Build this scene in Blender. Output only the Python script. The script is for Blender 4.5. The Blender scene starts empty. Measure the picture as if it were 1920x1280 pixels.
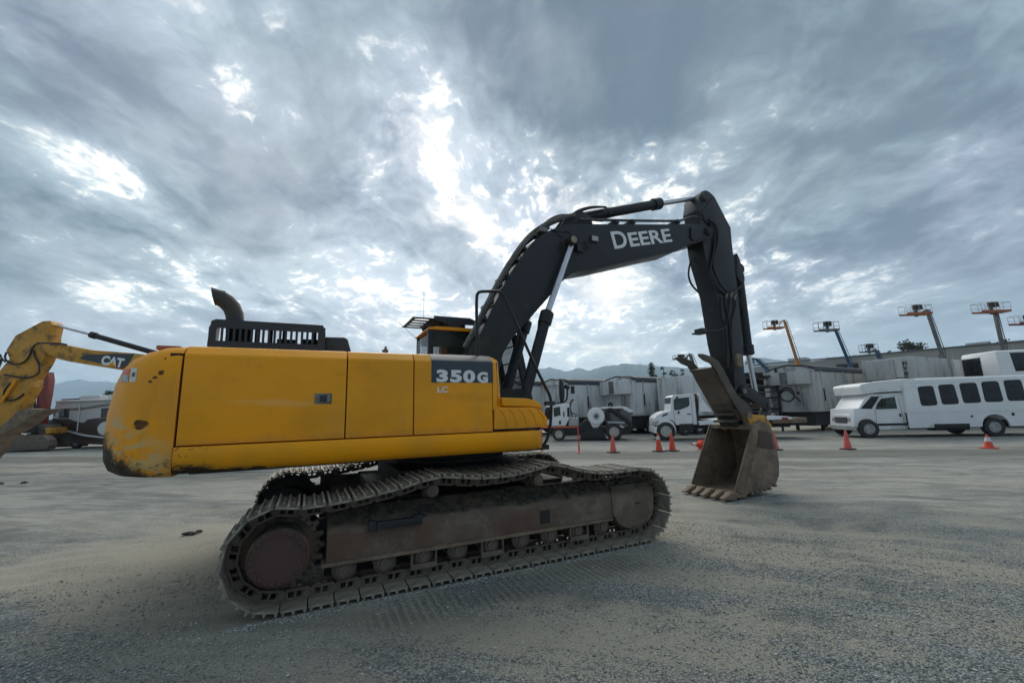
import bpy, bmesh, math, random
import numpy as np
from mathutils import Vector, Matrix
random.seed(7); rng = np.random.default_rng(7)
C = bpy.context.scene.collection
scene = bpy.context.scene
V = Vector
# ------------------------------------------------------------------ camera
CAM = V((-1.809, -5.893, 1.629)); YAW, PIT, ROL, FPX = 0.4452, 0.1638, -0.0254, 795.7
_F = V((math.sin(YAW)*math.cos(PIT), math.cos(YAW)*math.cos(PIT), math.sin(PIT)))
_R = V((math.cos(YAW), -math.sin(YAW), 0)); _U = _R.cross(_F)
RV = _R*math.cos(ROL) + _U*math.sin(ROL); UV = _U*math.cos(ROL) - _R*math.sin(ROL)
cd = bpy.data.cameras.new('camera'); cam = bpy.data.objects.new('camera', cd); C.objects.link(cam)
m3 = Matrix((RV, UV, -_F)).transposed().to_4x4(); m3.translation = CAM
cam.matrix_world = m3; cd.sensor_width = 36; cd.lens = FPX/1920*36; cd.clip_start = .05; cd.clip_end = 20000
scene.camera = cam
def ray(px, py): return _F + RV*((px-960)/FPX) - UV*((py-640)/FPX)
def dirn(px, py): return ray(px, py).normalized()

# ------------------------------------------------------------------ node helpers
class S:
    """a node socket with arithmetic"""
    def __init__(s, nt, k): s.nt, s.k = nt, k
    def _m(s, op, *a, clamp=False):
        n = s.nt.nodes.new('ShaderNodeMath'); n.operation = op; n.use_clamp = clamp
        for i, x in enumerate((s,)+a):
            if isinstance(x, S): s.nt.links.new(x.k, n.inputs[i])
            else: n.inputs[i].default_value = x
        return S(s.nt, n.outputs[0])
    def __add__(s, o): return s._m('ADD', o)
    __radd__ = __add__
    def __mul__(s, o): return s._m('MULTIPLY', o)
    __rmul__ = __mul__
    def __sub__(s, o): return s._m('SUBTRACT', o)
    def __rsub__(s, o): return (s*-1.0)+o
    def __truediv__(s, o): return s._m('DIVIDE', o)
    def pw(s, o): return s._m('POWER', o)
    def mx(s, o): return s._m('MAXIMUM', o)
    def mn(s, o): return s._m('MINIMUM', o)
    def ab(s): return s._m('ABSOLUTE')
    def sat(s): return s._m('ADD', 0.0, clamp=True)
    def ss(s, a, b, lo=0., hi=1.):
        n = s.nt.nodes.new('ShaderNodeMapRange'); n.interpolation_type = 'SMOOTHSTEP'
        s.nt.links.new(s.k, n.inputs[0])
        for i, x in enumerate((a, b, lo, hi)): n.inputs[i+1].default_value = x
        return S(s.nt, n.outputs[0])
def sep(nt, sock):
    n = nt.nodes.new('ShaderNodeSeparateXYZ'); nt.links.new(sock, n.inputs[0]); return [S(nt, o) for o in n.outputs]
def comb(nt, x, y, z):
    n = nt.nodes.new('ShaderNodeCombineXYZ')
    for i, a in enumerate((x, y, z)):
        if isinstance(a, S): nt.links.new(a.k, n.inputs[i])
        else: n.inputs[i].default_value = a
    return n.outputs[0]
def noise(nt, vec, scale, detail=5, rough=.55, dist=0, out=0):
    n = nt.nodes.new('ShaderNodeTexNoise'); n.inputs['Scale'].default_value = scale; n.inputs['Detail'].default_value = detail
    n.inputs['Roughness'].default_value = rough; n.inputs['Distortion'].default_value = dist
    nt.links.new(vec, n.inputs['Vector']); return S(nt, n.outputs[out])
def voro(nt, vec, scale, out='Distance', feat='F1'):
    n = nt.nodes.new('ShaderNodeTexVoronoi'); n.feature = feat; n.inputs['Scale'].default_value = scale
    nt.links.new(vec, n.inputs['Vector']); return S(nt, n.outputs[out])
def mixc(nt, f, a, b, mode='MIX'):
    n = nt.nodes.new('ShaderNodeMix'); n.data_type = 'RGBA'; n.blend_type = mode
    if isinstance(f, S): nt.links.new(f.k, n.inputs[0])
    else: n.inputs[0].default_value = f
    for i, c in ((6, a), (7, b)):
        if isinstance(c, (tuple, list)): n.inputs[i].default_value = (*c[:3], 1)
        else: nt.links.new(c.k if isinstance(c, S) else c, n.inputs[i])
    return n.outputs[2]
def scl(nt, vec, x, y, z):
    n = nt.nodes.new('ShaderNodeVectorMath'); n.operation = 'MULTIPLY'; nt.links.new(vec, n.inputs[0]); n.inputs[1].default_value = (x, y, z)
    return n.outputs[0]

# ------------------------------------------------------------------ sky
SUN_DIR = dirn(930, 250)
SUN_EL = math.asin(SUN_DIR.z); SUN_AZ = math.atan2(SUN_DIR.x, SUN_DIR.y)
w = bpy.data.worlds.new('World'); scene.world = w; w.use_nodes = True
nt = w.node_tree; nt.nodes.clear()
tc = nt.nodes.new('ShaderNodeTexCoord'); G = tc.outputs['Generated']
dx, dy, dz = sep(nt, G)
sky = nt.nodes.new('ShaderNodeTexSky'); sky.sky_type = 'NISHITA'; sky.sun_disc = False
sky.sun_elevation = SUN_EL; sky.sun_rotation = SUN_AZ; sky.air_density = 1.2; sky.dust_density = 2.5
skys = nt.nodes.new('ShaderNodeVectorMath'); skys.operation = 'SCALE'; skys.inputs['Scale'].default_value = .055
nt.links.new(sky.outputs[0], skys.inputs[0])
AZ = math.radians(33)
zc = dz.mx(0.0) + .26
u = (dx*math.sin(AZ) + dy*math.cos(AZ))/zc; v = (dx*math.cos(AZ) - dy*math.sin(AZ))/zc
P0 = comb(nt, u*.7, v*1.0, 3.7)
wx = noise(nt, P0, 1.6, 4, .55); wy = noise(nt, comb(nt, u*.7+11.3, v, 1.2), 1.6, 4, .55)
def plane(su, sv, k, z): return comb(nt, u*su + (wx-.5)*k, v*sv + (wy-.5)*k, z)
P1 = plane(.72, 1.0, .55, .4)
f1 = noise(nt, P1, 1.25, 3, .50)                       # broad masses
f2 = noise(nt, plane(.92, 1.1, .42, 2.), 3.8, 6, .58)    # puffs
f3 = noise(nt, plane(1.0, 1.1, .34, 7.), 10.5, 6, .60)    # ragged edges
def field(pts):
    tot = None
    for px, py, k, a in pts:
        d = dirn(px, py); n = nt.nodes.new('ShaderNodeVectorMath'); n.operation = 'DOT_PRODUCT'
        nt.links.new(G, n.inputs[0]); n.inputs[1].default_value = d
        e = ((S(nt, n.outputs['Value'])-1.)*k)._m('EXPONENT')*a
        tot = e if tot is None else tot+e
    return tot
# where the cloud sheet is thin (positive) and thick (negative)
thin = field([(960,350,30,.07),(860,330,120,.05),(700,240,260,.06),(640,490,160,.10),(760,530,260,.08),(330,400,260,.12),(210,345,300,.12),(60,285,400,.05),(150,310,500,.07),(445,207,1200,.07),(545,228,1500,.08),(400,50,200,.05),(250,20,100,.03),
              (1260,300,200,.08),(1190,330,300,.07),(1080,560,60,.09),(1420,540,120,.08),(1000,400,200,.07),(230,565,500,.13),(380,545,500,.11),(480,560,700,.08),(1400,200,300,.05),(1560,60,100,.01),(1800,300,300,.05),(1720,170,90,-.07),(1640,500,200,.06),(1240,160,400,.02),
              (1180,110,40,-.19),(1330,210,120,-.08),(960,90,90,-.09),(300,260,160,-.06),(520,360,110,-.14),(420,430,160,-.10),(860,480,260,-.13),(760,400,500,-.07),(560,160,120,-.06),(650,150,120,-.05),(80,150,70,-.09),(300,130,100,-.04),(120,460,90,-.07),
              (1640,130,80,-.05),(1500,360,80,-.04),(1750,430,90,-.04),(700,60,120,-.05),(1900,600,30,-.05),(60,620,60,-.05)])
glow = field([(940,330,8,.40),(1050,560,10,.42),(260,380,40,.35),(640,500,30,.30),(1400,560,30,.16),(300,560,60,.25),(420,180,60,.2)])
body = f1*.34 + f2*.40 + f3*.26
open_ = (body + thin*.9).ss(.495, .70)
f4 = noise(nt, plane(1.2, 1.25, .5, 15.), 22., 4, .6)
hot = (f2*.36 + f3*.42 + f4*.22 + thin*.50).ss(.530, .630)
tint = noise(nt, plane(.7, 1.0, .2, 11.), 1.7, 3, .5).ss(.40, .60)
dark = mixc(nt, tint, (.090, .128, .165), (.112, .142, .190))
mid = mixc(nt, tint, (.215, .285, .335), (.250, .298, .370)); pale = mixc(nt, tint, (.42, .505, .555), (.47, .52, .60)); white = (1.0, .965, .87)
c = mixc(nt, (f1*.28+f2*.42+f3*.30+thin*.85).ss(.37, .59), dark, mid)
c = mixc(nt, open_*.92, c, pale)
c = mixc(nt, ((f1*.5+f2*.5).ss(.40, .62)*glow*.48).sat(), c, (.64, .69, .70))
c = mixc(nt, (hot*(glow*1.25+.10)).sat(), c, white)
blue = ((noise(nt, P1, 1.9, 4, .5)).ss(.55, .66))*open_      # real sky through the gaps
skyb = nt.nodes.new('ShaderNodeMix'); skyb.data_type = 'RGBA'; nt.links.new((blue*.6).k, skyb.inputs[0])
nt.links.new(c, skyb.inputs[6]); nt.links.new(skys.outputs[0], skyb.inputs[7]); c = skyb.outputs[2]
hz = (dz.ss(0.0, .28)*-1.+1.)
hcol = mixc(nt, (glow*1.9).sat(), (.31, .385, .44), (.74, .79, .78))
c = mixc(nt, hz*.50, c, hcol)
bg = nt.nodes.new('ShaderNodeBackground'); nt.links.new(c, bg.inputs[0]); bg.inputs[1].default_value = 1.0
wo = nt.nodes.new('ShaderNodeOutputWorld'); nt.links.new(bg.outputs[0], wo.inputs[0])
w.cycles.sampling_method = 'MANUAL'; w.cycles.sample_map_resolution = 1024
sl = bpy.data.lights.new('sun', 'SUN'); sl.energy = 1.5; sl.angle = math.radians(65); sl.color = (1, .95, .86)
so = bpy.data.objects.new('sun', sl); C.objects.link(so); so.rotation_euler = (-SUN_DIR).to_track_quat('-Z', 'Y').to_euler()
scene.view_settings.view_transform = 'Standard'; scene.view_settings.look = 'None'; scene.view_settings.gamma = 1
scene.view_settings.use_curve_mapping = False; scene.view_settings.exposure = 0.77
scene.cycles.volume_bounces = 3; scene.cycles.max_bounces = 8; scene.cycles.use_adaptive_sampling = True
scene.cycles.use_denoising = True

# ------------------------------------------------------------------ materials
def mat(name, c1, c2=None, sc=3, rough=.6, metal=0, dirt=None, dsc=2.5, damt=.5, bump=.0, bsc=30, spec=.5, extra=None, stretch=(1, 1, 1)):
    m = bpy.data.materials.new(name); m.use_nodes = True; nt = m.node_tree; b = nt.nodes['Principled BSDF']
    o = nt.nodes.new('ShaderNodeTexCoord').outputs['Object']
    geo = nt.nodes.new('ShaderNodeObjectInfo')
    vec = scl(nt, o, *stretch)
    c2 = c2 or tuple(x*.8 for x in c1)
    n1 = noise(nt, vec, sc, 6, .6)
    col = mixc(nt, n1.ss(.35, .65), c1, c2)
    r = n1*.15 + (rough-.07)
    if dirt:
        d = noise(nt, vec, dsc, 8, .68).ss(.62-.3*damt, .78-.3*damt)
        col = mixc(nt, d*.85, col, dirt); r = r + d*(.85-rough)
    if extra: col, r = extra(nt, o, col, r)
    nt.links.new(col, b.inputs['Base Color']); nt.links.new(r.sat().k, b.inputs['Roughness'])
    b.inputs['Metallic'].default_value = metal; b.inputs['Specular IOR Level'].default_value = spec
    if bump:
        bp = nt.nodes.new('ShaderNodeBump'); bp.inputs['Strength'].default_value = bump; bp.inputs['Distance'].default_value = .02
        nt.links.new(noise(nt, o, bsc, 6, .6).k, bp.inputs['Height']); nt.links.new(bp.outputs[0], b.inputs['Normal'])
    return m
def ramp3(nt, f, a, b, c):
    return mixc(nt, f.ss(.5, .8), mixc(nt, f.ss(.2, .5), a, b), c)
def glass_mat(name, col=(.02, .025, .03), rough=.06, alpha=1.0, spec=.5):
    m = bpy.data.materials.new(name); m.use_nodes = True; nt = m.node_tree; b = nt.nodes['Principled BSDF']
    o = nt.nodes.new('ShaderNodeTexCoord').outputs['Object']
    n = noise(nt, o, 3, 5, .6)
    nt.links.new(mixc(nt, n.ss(.4, .7), col, tuple(min(1, x*1.5+.01) for x in col)), b.inputs['Base Color'])
    nt.links.new((n*.12+rough).k, b.inputs['Roughness']); b.inputs['Alpha'].default_value = alpha; b.inputs['Specular IOR Level'].default_value = spec
    return m
M = {}
def spot(nt, xyz, px, pz, rx, rz, nz, soft=.5):
    x, y, z = xyz
    d = ((x-px)/rx).pw(2.) + ((z-pz)/rz).pw(2.)
    d = S(nt, d.k) + (nz-.5)*4.5
    return d.ss(.75, 1.15, 1., 0.)
def cw_wear(nt, o, col, r):
    x, y, z = sep(nt, o)
    n = noise(nt, o, 5, 9, .7); nf = noise(nt, o, 22, 6, .65); nb = noise(nt, o, 1.6, 4, .5)
    # general grime streaks
    gr = noise(nt, scl(nt, o, 6, 6, .7), 1.0, 6, .6).ss(.48, .75)*.28
    col = mixc(nt, gr, col, (.24, .18, .06))
    pale = noise(nt, scl(nt, o, 1, 1, 3), 4, 8, .7)
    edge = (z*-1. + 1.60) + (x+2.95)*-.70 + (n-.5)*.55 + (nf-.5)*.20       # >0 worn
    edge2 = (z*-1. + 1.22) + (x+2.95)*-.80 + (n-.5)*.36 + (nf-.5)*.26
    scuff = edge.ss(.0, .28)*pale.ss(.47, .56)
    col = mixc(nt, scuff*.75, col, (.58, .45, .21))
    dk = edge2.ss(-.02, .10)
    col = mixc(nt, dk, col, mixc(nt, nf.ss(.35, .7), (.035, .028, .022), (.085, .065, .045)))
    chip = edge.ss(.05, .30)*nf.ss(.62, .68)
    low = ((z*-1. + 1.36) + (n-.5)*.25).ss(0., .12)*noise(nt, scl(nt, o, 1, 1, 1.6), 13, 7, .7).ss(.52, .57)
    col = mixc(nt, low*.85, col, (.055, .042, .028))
    col = mixc(nt, chip*.8, col, (.40, .37, .30))
    xyz = (x, y, z)
    rust = spot(nt, xyz, -3.03, 1.60, .06, .042, nf*.6+n*.4) .mx(spot(nt, xyz, -2.93, 2.02, .020, .020, nf)).mx(spot(nt, xyz, -2.97, 1.98, .02, .012, nf)).mx(spot(nt, xyz, -3.0, 1.945, .018, .014, nf)).mx(spot(nt, xyz, -2.92, 2.14, .008, .014, nf))
    col = mixc(nt, rust, col, mixc(nt, nf.ss(.35, .65), (.10, .045, .015), (.19, .085, .03)))
    return col, r + dk*.35 + rust*.35 + gr*.5
def skirt_wear(nt, o, col, r):
    x, y, z = sep(nt, o)
    n = noise(nt, scl(nt, o, 1, 1, 2), 5, 9, .72); nf = noise(nt, o, 24, 6, .65)
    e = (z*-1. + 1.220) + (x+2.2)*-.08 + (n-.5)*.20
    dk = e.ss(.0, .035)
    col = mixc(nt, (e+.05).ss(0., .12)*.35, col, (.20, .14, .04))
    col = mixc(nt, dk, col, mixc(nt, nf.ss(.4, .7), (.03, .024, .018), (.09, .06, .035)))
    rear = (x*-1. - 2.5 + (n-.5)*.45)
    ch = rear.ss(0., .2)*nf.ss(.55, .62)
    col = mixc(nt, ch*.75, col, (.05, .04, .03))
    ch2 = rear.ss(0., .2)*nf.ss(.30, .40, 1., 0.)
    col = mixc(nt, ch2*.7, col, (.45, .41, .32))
    sc = noise(nt, scl(nt, o, .6, 1, 9), 7, 6, .7).ss(.66, .70)
    col = mixc(nt, sc*.35, col, (.50, .42, .25))
    return col, r + dk*.4
def panel_wear(nt, o, col, r):
    dn = noise(nt, scl(nt, o, 1, 1, 1.6), 2.6, 4, .6); col = mixc(nt, dn.ss(.50, .72)*.35, col, (.97, .42, .01)); col = mixc(nt, dn.ss(.30, .46, 1., 0.)*.35, col, (.60, .245, .006))
    drip = noise(nt, scl(nt, o, 9, 1, .5), 1., 5, .6).ss(.56, .76); col = mixc(nt, drip*.16, col, (.45, .30, .10))
    n = noise(nt, o, .9, 5, .6)
    col = mixc(nt, n.ss(.42, .72)*.30, col, (.66, .29, .012))
    dst = noise(nt, scl(nt, o, .7, 1, 1.4), 2.2, 8, .7).ss(.5, .8)
    col = mixc(nt, dst*.22, col, (.66, .46, .17))
    sc = noise(nt, scl(nt, o, .25, 1, 5), 9, 5, .7).ss(.70, .735)
    col = mixc(nt, sc*.35, col, (.60, .50, .30))
    x, y, z = sep(nt, o); ns = noise(nt, scl(nt, o, 1.2, 1, 7), 5, 7, .72)
    scf = ((z + x*.03 - 1.70).ab() + (ns-.5)*.16).ss(.004, .03, 1., 0.)*(x.ss(-2.55, -2.3))*(x.ss(-1.9, -1.6, 1., 0.))
    col = mixc(nt, scf*.20, col, (.80, .60, .30))
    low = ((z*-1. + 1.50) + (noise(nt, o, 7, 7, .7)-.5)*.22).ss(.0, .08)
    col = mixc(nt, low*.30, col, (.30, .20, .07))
    return col, r + dst*.25 + low*.2
YEL = (.97, .378, .003)
M['yellow'] = mat('deep yellow machine paint', YEL, (.82, .335, .008), 1.2, .38, spec=.34, extra=panel_wear, bump=.10, bsc=1.4)
M['cw'] = mat('worn yellow paint', YEL, (.80, .34, .03), 1.6, .5, spec=.25, extra=cw_wear, bump=.08, bsc=9)
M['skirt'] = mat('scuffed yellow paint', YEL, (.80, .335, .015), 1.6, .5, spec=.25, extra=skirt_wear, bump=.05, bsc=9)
M['yellow2'] = mat('faded yellow paint', (.62, .30, .025), (.53, .25, .022), 2, .5, dirt=(.16, .11, .06), damt=.45)
M['black'] = mat('dusty black paint', (.014, .017, .019), (.020, .023, .026), 1.2, .45, dirt=(.06, .058, .05), dsc=2.2, damt=.26, spec=.40, bump=.02, bsc=5)
M['blackm'] = mat('matt charcoal paint', (.028, .033, .040), (.036, .041, .048), 4, .55, bump=.05, bsc=60)
M['decal'] = mat('charcoal decal', (.030, .040, .055), (.034, .044, .058), 2, .35)
M['rubber'] = mat('black rubber hose', (.014, .014, .015), (.02, .02, .02), 8, .55)
M['soot'] = mat('sooty pipe', (.045, .038, .032), (.075, .058, .042), 5, .6)
M['pipe'] = mat('dusty steel pipe', (.20, .19, .17), (.09, .088, .08), 6, .5, dirt=(.2, .17, .13), damt=.35)
M['chrome'] = mat('chromed rod', (.62, .62, .66), (.52, .52, .56), 2, .24, metal=.75)
M['steel'] = mat('bare brown steel', (.225, .160, .105), (.13, .092, .063), 3, .7, dirt=(.26, .205, .145), dsc=4, damt=.5, bump=.25, bsc=22)
M['thumb'] = mat('worn thumb steel', (.115, .09, .066), (.075, .060, .047), 2.5, .65, dirt=(.16, .13, .10), dsc=3, damt=.35, bump=.2, bsc=18)
def shoe_wear(nt, o, col, r):
    x, y, z = sep(nt, o); n = noise(nt, o, 30, 5, .6)
    e = (z + (n-.5)*.012).ss(.030, .040)
    return mixc(nt, e*.75, col, (.66, .62, .53)), r - e*.15
M['shoe'] = mat('dusty track steel', (.27, .24, .19), (.16, .14, .11), 9, .6, dirt=(.36, .32, .25), dsc=6, damt=.55, bump=.25, bsc=60, extra=shoe_wear)
M['link'] = mat('oily link steel', (.10, .08, .06), (.17, .135, .10), 8, .6, dirt=(.15, .125, .095), dsc=7, damt=.42, bump=.3, bsc=50)
M['bare'] = mat('polished edge steel', (.34, .31, .26), (.20, .18, .15), 8, .42, metal=.3)
def frame_wear(nt, o, col, r):
    x, y, z = sep(nt, o)
    n = noise(nt, o, 9, 9, .72); nb = noise(nt, scl(nt, o, .7, 1, 1), 2.0, 4, .5)
    mud = (z - .60 + (n-.5)*.26)
    col = mixc(nt, mud.ss(-.03, .05), col, mixc(nt, n.ss(.4, .62), (.020, .018, .012), (.085, .068, .045)))
    red = (nb + (x*-1.)*.14).ss(.42, .68)
    col = mixc(nt, red*(mud.ss(-.05, .02, 1., 0.))*.62, col, (.13, .062, .040))
    return col, r
M['frame'] = mat('muddy brown frame paint', (.115, .082, .062), (.16, .118, .085), 3, .72, dirt=(.23, .185, .14), dsc=4.5, damt=.55, bump=.6, bsc=26, extra=frame_wear)
M['lid'] = mat('rusty red hub paint', (.090, .042, .036), (.070, .038, .032), 3, .62, dirt=(.10, .075, .06), dsc=6, damt=.4, bump=.15, bsc=30)
M['dark'] = mat('grimy dark metal', (.018, .017, .015), (.030, .028, .024), 5, .75)
M['seam'] = mat('seam shadow filler', (.045, .015, .008), (.03, .012, .008), 5, .8)
M['white'] = mat('white lettering', (.82, .82, .83), (.76, .76, .77), 4, .45)
M['glass'] = glass_mat('cab glass', (.03, .045, .04), .05, .34)
M['dglass'] = glass_mat('dark window glass', (.010, .012, .014), .06, spec=.42)
M['lglass'] = glass_mat('green tinted window glass', (.045, .065, .062), .10, spec=.3)
M['lamp'] = mat('frosted lamp lens', (.45, .45, .42), (.38, .38, .36), 20, .3)
M['brass'] = mat('pale pin end', (.42, .36, .24), (.3, .26, .18), 20, .5)
M['paintw'] = mat('white vehicle paint', (.86, .86, .86), (.80, .80, .80), 1.2, .32, dirt=(.42, .39, .34), dsc=1.4, damt=.15)
M['busw'] = mat('off white bus panels', (.84, .84, .83), (.78, .78, .77), .8, .35, dirt=(.45, .42, .38), dsc=1.2, damt=.18)
M['trailw'] = mat('white trailer sheet', (.66, .67, .67), (.56, .57, .57), 1.0, .5, dirt=(.30, .28, .25), dsc=1.6, damt=.42, stretch=(1, 1, .22))
M['alu'] = mat('weathered aluminium', (.50, .50, .48), (.41, .41, .395), 1.2, .5, metal=.1, dirt=(.26, .25, .23), dsc=1.6, damt=.42, stretch=(1, 1, .25))
M['tarp'] = mat('dark roll tarp', (.045, .050, .060), (.06, .065, .075), 3, .7, stretch=(1, 1, 6))
M['tyre'] = mat('dusty tyre rubber', (.030, .029, .028), (.05, .048, .044), 6, .8, bump=.2, bsc=30)
M['rim'] = mat('steel wheel', (.42, .42, .42), (.22, .21, .20), 8, .4, metal=.3)
M['rimw'] = mat('cream wheel', (.50, .48, .42), (.38, .35, .3), 8, .5)
M['under'] = mat('black chassis', (.022, .021, .020), (.035, .032, .029), 4, .75)
M['cone'] = mat('orange cone plastic', (.80, .085, .030), (.70, .07, .03), 5, .5, dirt=(.45, .12, .06), damt=.2)
M['conep'] = mat('faded pink cone plastic', (.80, .14, .11), (.72, .12, .10), 5, .5)
M['refl'] = mat('reflective white band', (.72, .70, .68), (.6, .58, .55), 10, .4)
M['liftor'] = mat('orange lift paint', (.42, .12, .035), (.33, .09, .03), 3, .5)
M['liftye'] = mat('ochre lift paint', (.45, .20, .03), (.36, .15, .03), 3, .5)
M['liftbl'] = mat('blue lift paint', (.03, .085, .17), (.025, .06, .12), 3, .5)
M['liftgr'] = mat('grey lift paint', (.16, .16, .16), (.10, .10, .10), 3, .5)
M['red'] = mat('weathered red paint', (.26, .040, .032), (.19, .035, .028), 3, .55, dirt=(.15, .06, .05), damt=.35)
M['rvtan'] = mat('rv light panel', (.52, .52, .50), (.46, .45, .43), 1, .35)
M['rvbrown'] = mat('rv brown panel', (.050, .030, .026), (.065, .040, .034), 1, .35)
M['rvtop'] = mat('rv tan stripe', (.20, .15, .12), (.18, .14, .11), 1, .35)
M['blue'] = mat('blue drum', (.02, .075, .20), (.02, .06, .15), 3, .45)
M['bldg'] = mat('beige building wall', (.36, .345, .31), (.31, .30, .27), .3, .8)
M['roofm'] = mat('dark roof', (.10, .10, .11), (.13, .13, .14), .6, .7)
M['trunk'] = mat('bark', (.06, .045, .03), (.04, .03, .022), 6, .9)
M['leaf'] = mat('conifer foliage', (.035, .055, .028), (.060, .085, .035), 1.5, .8)
M['leaf2'] = mat('olive foliage', (.055, .065, .035), (.085, .09, .05), 1.5, .8)
M['hill'] = mat('forested hill', (.045, .065, .05), (.075, .09, .06), .006, .95, bump=0)
M['mud'] = mat('dried mud', (.045, .035, .028), (.07, .055, .04), 20, .9)
M['sticker'] = mat('faded white sticker', (.52, .52, .52), (.25, .26, .30), 14, .5)
M['redpaint'] = mat('red tail light', (.40, .03, .03), (.3, .03, .03), 9, .3)

# ------------------------------------------------------------------ mesh builder
class MB:
    def __init__(s): s.v, s.f = [], []
    def add(s, vs, fs):
        n = len(s.v); s.v += [tuple(p) for p in vs]; s.f += [tuple(i+n for i in f) for f in fs]; return s
    def box(s, x0, x1, y0, y1, z0, z1):
        return s.add([(x, y, z) for x in (x0, x1) for y in (y0, y1) for z in (z0, z1)],
                     [(0, 1, 3, 2), (4, 6, 7, 5), (0, 4, 5, 1), (2, 3, 7, 6), (0, 2, 6, 4), (1, 5, 7, 3)])
    def prism(s, pts, y0, y1, ax='y'):
        n = len(pts)
        if ax == 'y': a = [(x, y0, z) for x, z in pts]; b = [(x, y1, z) for x, z in pts]
        elif ax == 'x': a = [(y0, x, z) for x, z in pts]; b = [(y1, x, z) for x, z in pts]
        else: a = [(x, z, y0) for x, z in pts]; b = [(x, z, y1) for x, z in pts]
        return s.add(a+b, [tuple(range(n)), tuple(range(2*n-1, n-1, -1))] + [(i, i+n, (i+1) % n+n, (i+1) % n) for i in range(n)])
    def loft(s, secs, cap=True, closed=True):
        n = len(secs[0]); vs = [p for q in secs for p in q]; fs = []
        for k in range(len(secs)-1):
            for i in range(n if closed else n-1):
                j = (i+1) % n; fs.append((k*n+i, k*n+j, (k+1)*n+j, (k+1)*n+i))
        if cap: fs += [tuple(range(n-1, -1, -1)), tuple((len(secs)-1)*n+i for i in range(n))]
        return s.add(vs, fs)
    def cyl(s, p0, p1, r0, r1=None, n=20, cap=True):
        r1 = r0 if r1 is None else r1; p0, p1 = V(p0), V(p1); q = (p1-p0).to_track_quat('Z', 'X')
        X, Y = q @ V((1, 0, 0)), q @ V((0, 1, 0))
        return s.loft([[p+X*(r*math.cos(2*math.pi*i/n))+Y*(r*math.sin(2*math.pi*i/n)) for i in range(n)] for p, r in ((p0, r0), (p1, r1))], cap)
    def lathe(s, p0, axis, prof, n=28):
        p0 = V(p0); q = V(axis).to_track_quat('Z', 'X'); X, Y, Z = q @ V((1, 0, 0)), q @ V((0, 1, 0)), q @ V((0, 0, 1))
        return s.loft([[p0+Z*h+X*(r*math.cos(2*math.pi*i/n))+Y*(r*math.sin(2*math.pi*i/n)) for i in range(n)] for h, r in prof], True)
    def tube(s, pts, r, n=8, smooth=0):
        pts = [V(p) for p in pts]
        for _ in range(smooth):
            q = [pts[0]]
            for a, b in zip(pts, pts[1:]): q += [a*.75+b*.25, a*.25+b*.75]
            q.append(pts[-1]); pts = q
        secs = []; up = None
        for i, p in enumerate(pts):
            t = (pts[min(i+1, len(pts)-1)]-pts[max(i-1, 0)]).normalized()
            if up is None: up = t.orthogonal().normalized()
            up = (up - t*up.dot(t)).normalized(); bi = t.cross(up)
            rr = r[i] if isinstance(r, (list, tuple)) and len(r) == len(pts) else (r if not isinstance(r, (list, tuple)) else r[0]+(r[-1]-r[0])*i/(len(pts)-1))
            secs.append([p+up*(rr*math.cos(2*math.pi*k/n))+bi*(rr*math.sin(2*math.pi*k/n)) for k in range(n)])
        return s.loft(secs)
    def mesh(s, name, bevel=0, seg=2, ang=32):
        me = bpy.data.meshes.new(name); me.from_pydata(s.v, [], s.f)
        bm = bmesh.new(); bm.from_mesh(me); bmesh.ops.recalc_face_normals(bm, faces=bm.faces)
        if bevel:
            es = [e for e in bm.edges if len(e.link_faces) == 2 and e.calc_face_angle(0) > math.radians(25)]
            bmesh.ops.bevel(bm, geom=es, offset=bevel, segments=seg, profile=.7, affect='EDGES', clamp_overlap=True)
        bm.to_mesh(me); bm.free()
        me.shade_smooth(); me.set_sharp_from_angle(angle=math.radians(ang)); return me
def link(name, me, m, parent=None, loc=None, rot=None, mtx=None, **kw):
    o = bpy.data.objects.new(name, me); C.objects.link(o)
    if m and me and not me.materials: me.materials.append(M[m] if isinstance(m, str) else m)
    if parent: o.parent = parent
    if mtx is not None: o.matrix_basis = mtx
    if loc: o.location = loc
    if rot: o.rotation_euler = rot
    for k, x in kw.items(): o[k] = x
    return o
def part(name, mb, m, parent=None, bevel=0, seg=2, ang=32, **kw): return link(name, mb.mesh(name, bevel, seg, ang), m, parent, **kw)
def thing(name, label, cat, loc=(0, 0, 0), rz=0, group=None):
    o = bpy.data.objects.new(name, None); C.objects.link(o); o.location = loc; o.rotation_euler = (0, 0, rz)
    o.empty_display_size = .3; o['label'] = label; o['category'] = cat
    if group: o['group'] = group
    return o
def text(s, size, m, parent, x, z, y, ang=0, bold=0, ext=.003, face='-y', width=None, name='lettering', mirror=False):
    cu = bpy.data.curves.new(name, 'FONT'); cu.body = s; cu.size = size; cu.extrude = ext; cu.offset = bold; cu.resolution_u = 4
    t = bpy.data.objects.new('tmp', cu); C.objects.link(t); bpy.context.view_layer.update()
    me = bpy.data.meshes.new_from_object(t.evaluated_get(bpy.context.evaluated_depsgraph_get())); bpy.data.objects.remove(t)
    xs = [q.co.x for q in me.vertices]; w0 = max(xs)-min(xs); k = (width/w0) if width else 1
    me.transform(Matrix.Translation((x, y, z)) @ Matrix.Rotation(-ang, 4, 'Y') @ Matrix.Rotation(math.pi/2, 4, 'X') @ Matrix.Diagonal((k, 1, 1, 1)) @ Matrix.Translation((-min(xs), 0, 0)))
    me.name = name; me.materials.clear()
    return link(name, me, m, parent)
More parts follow.
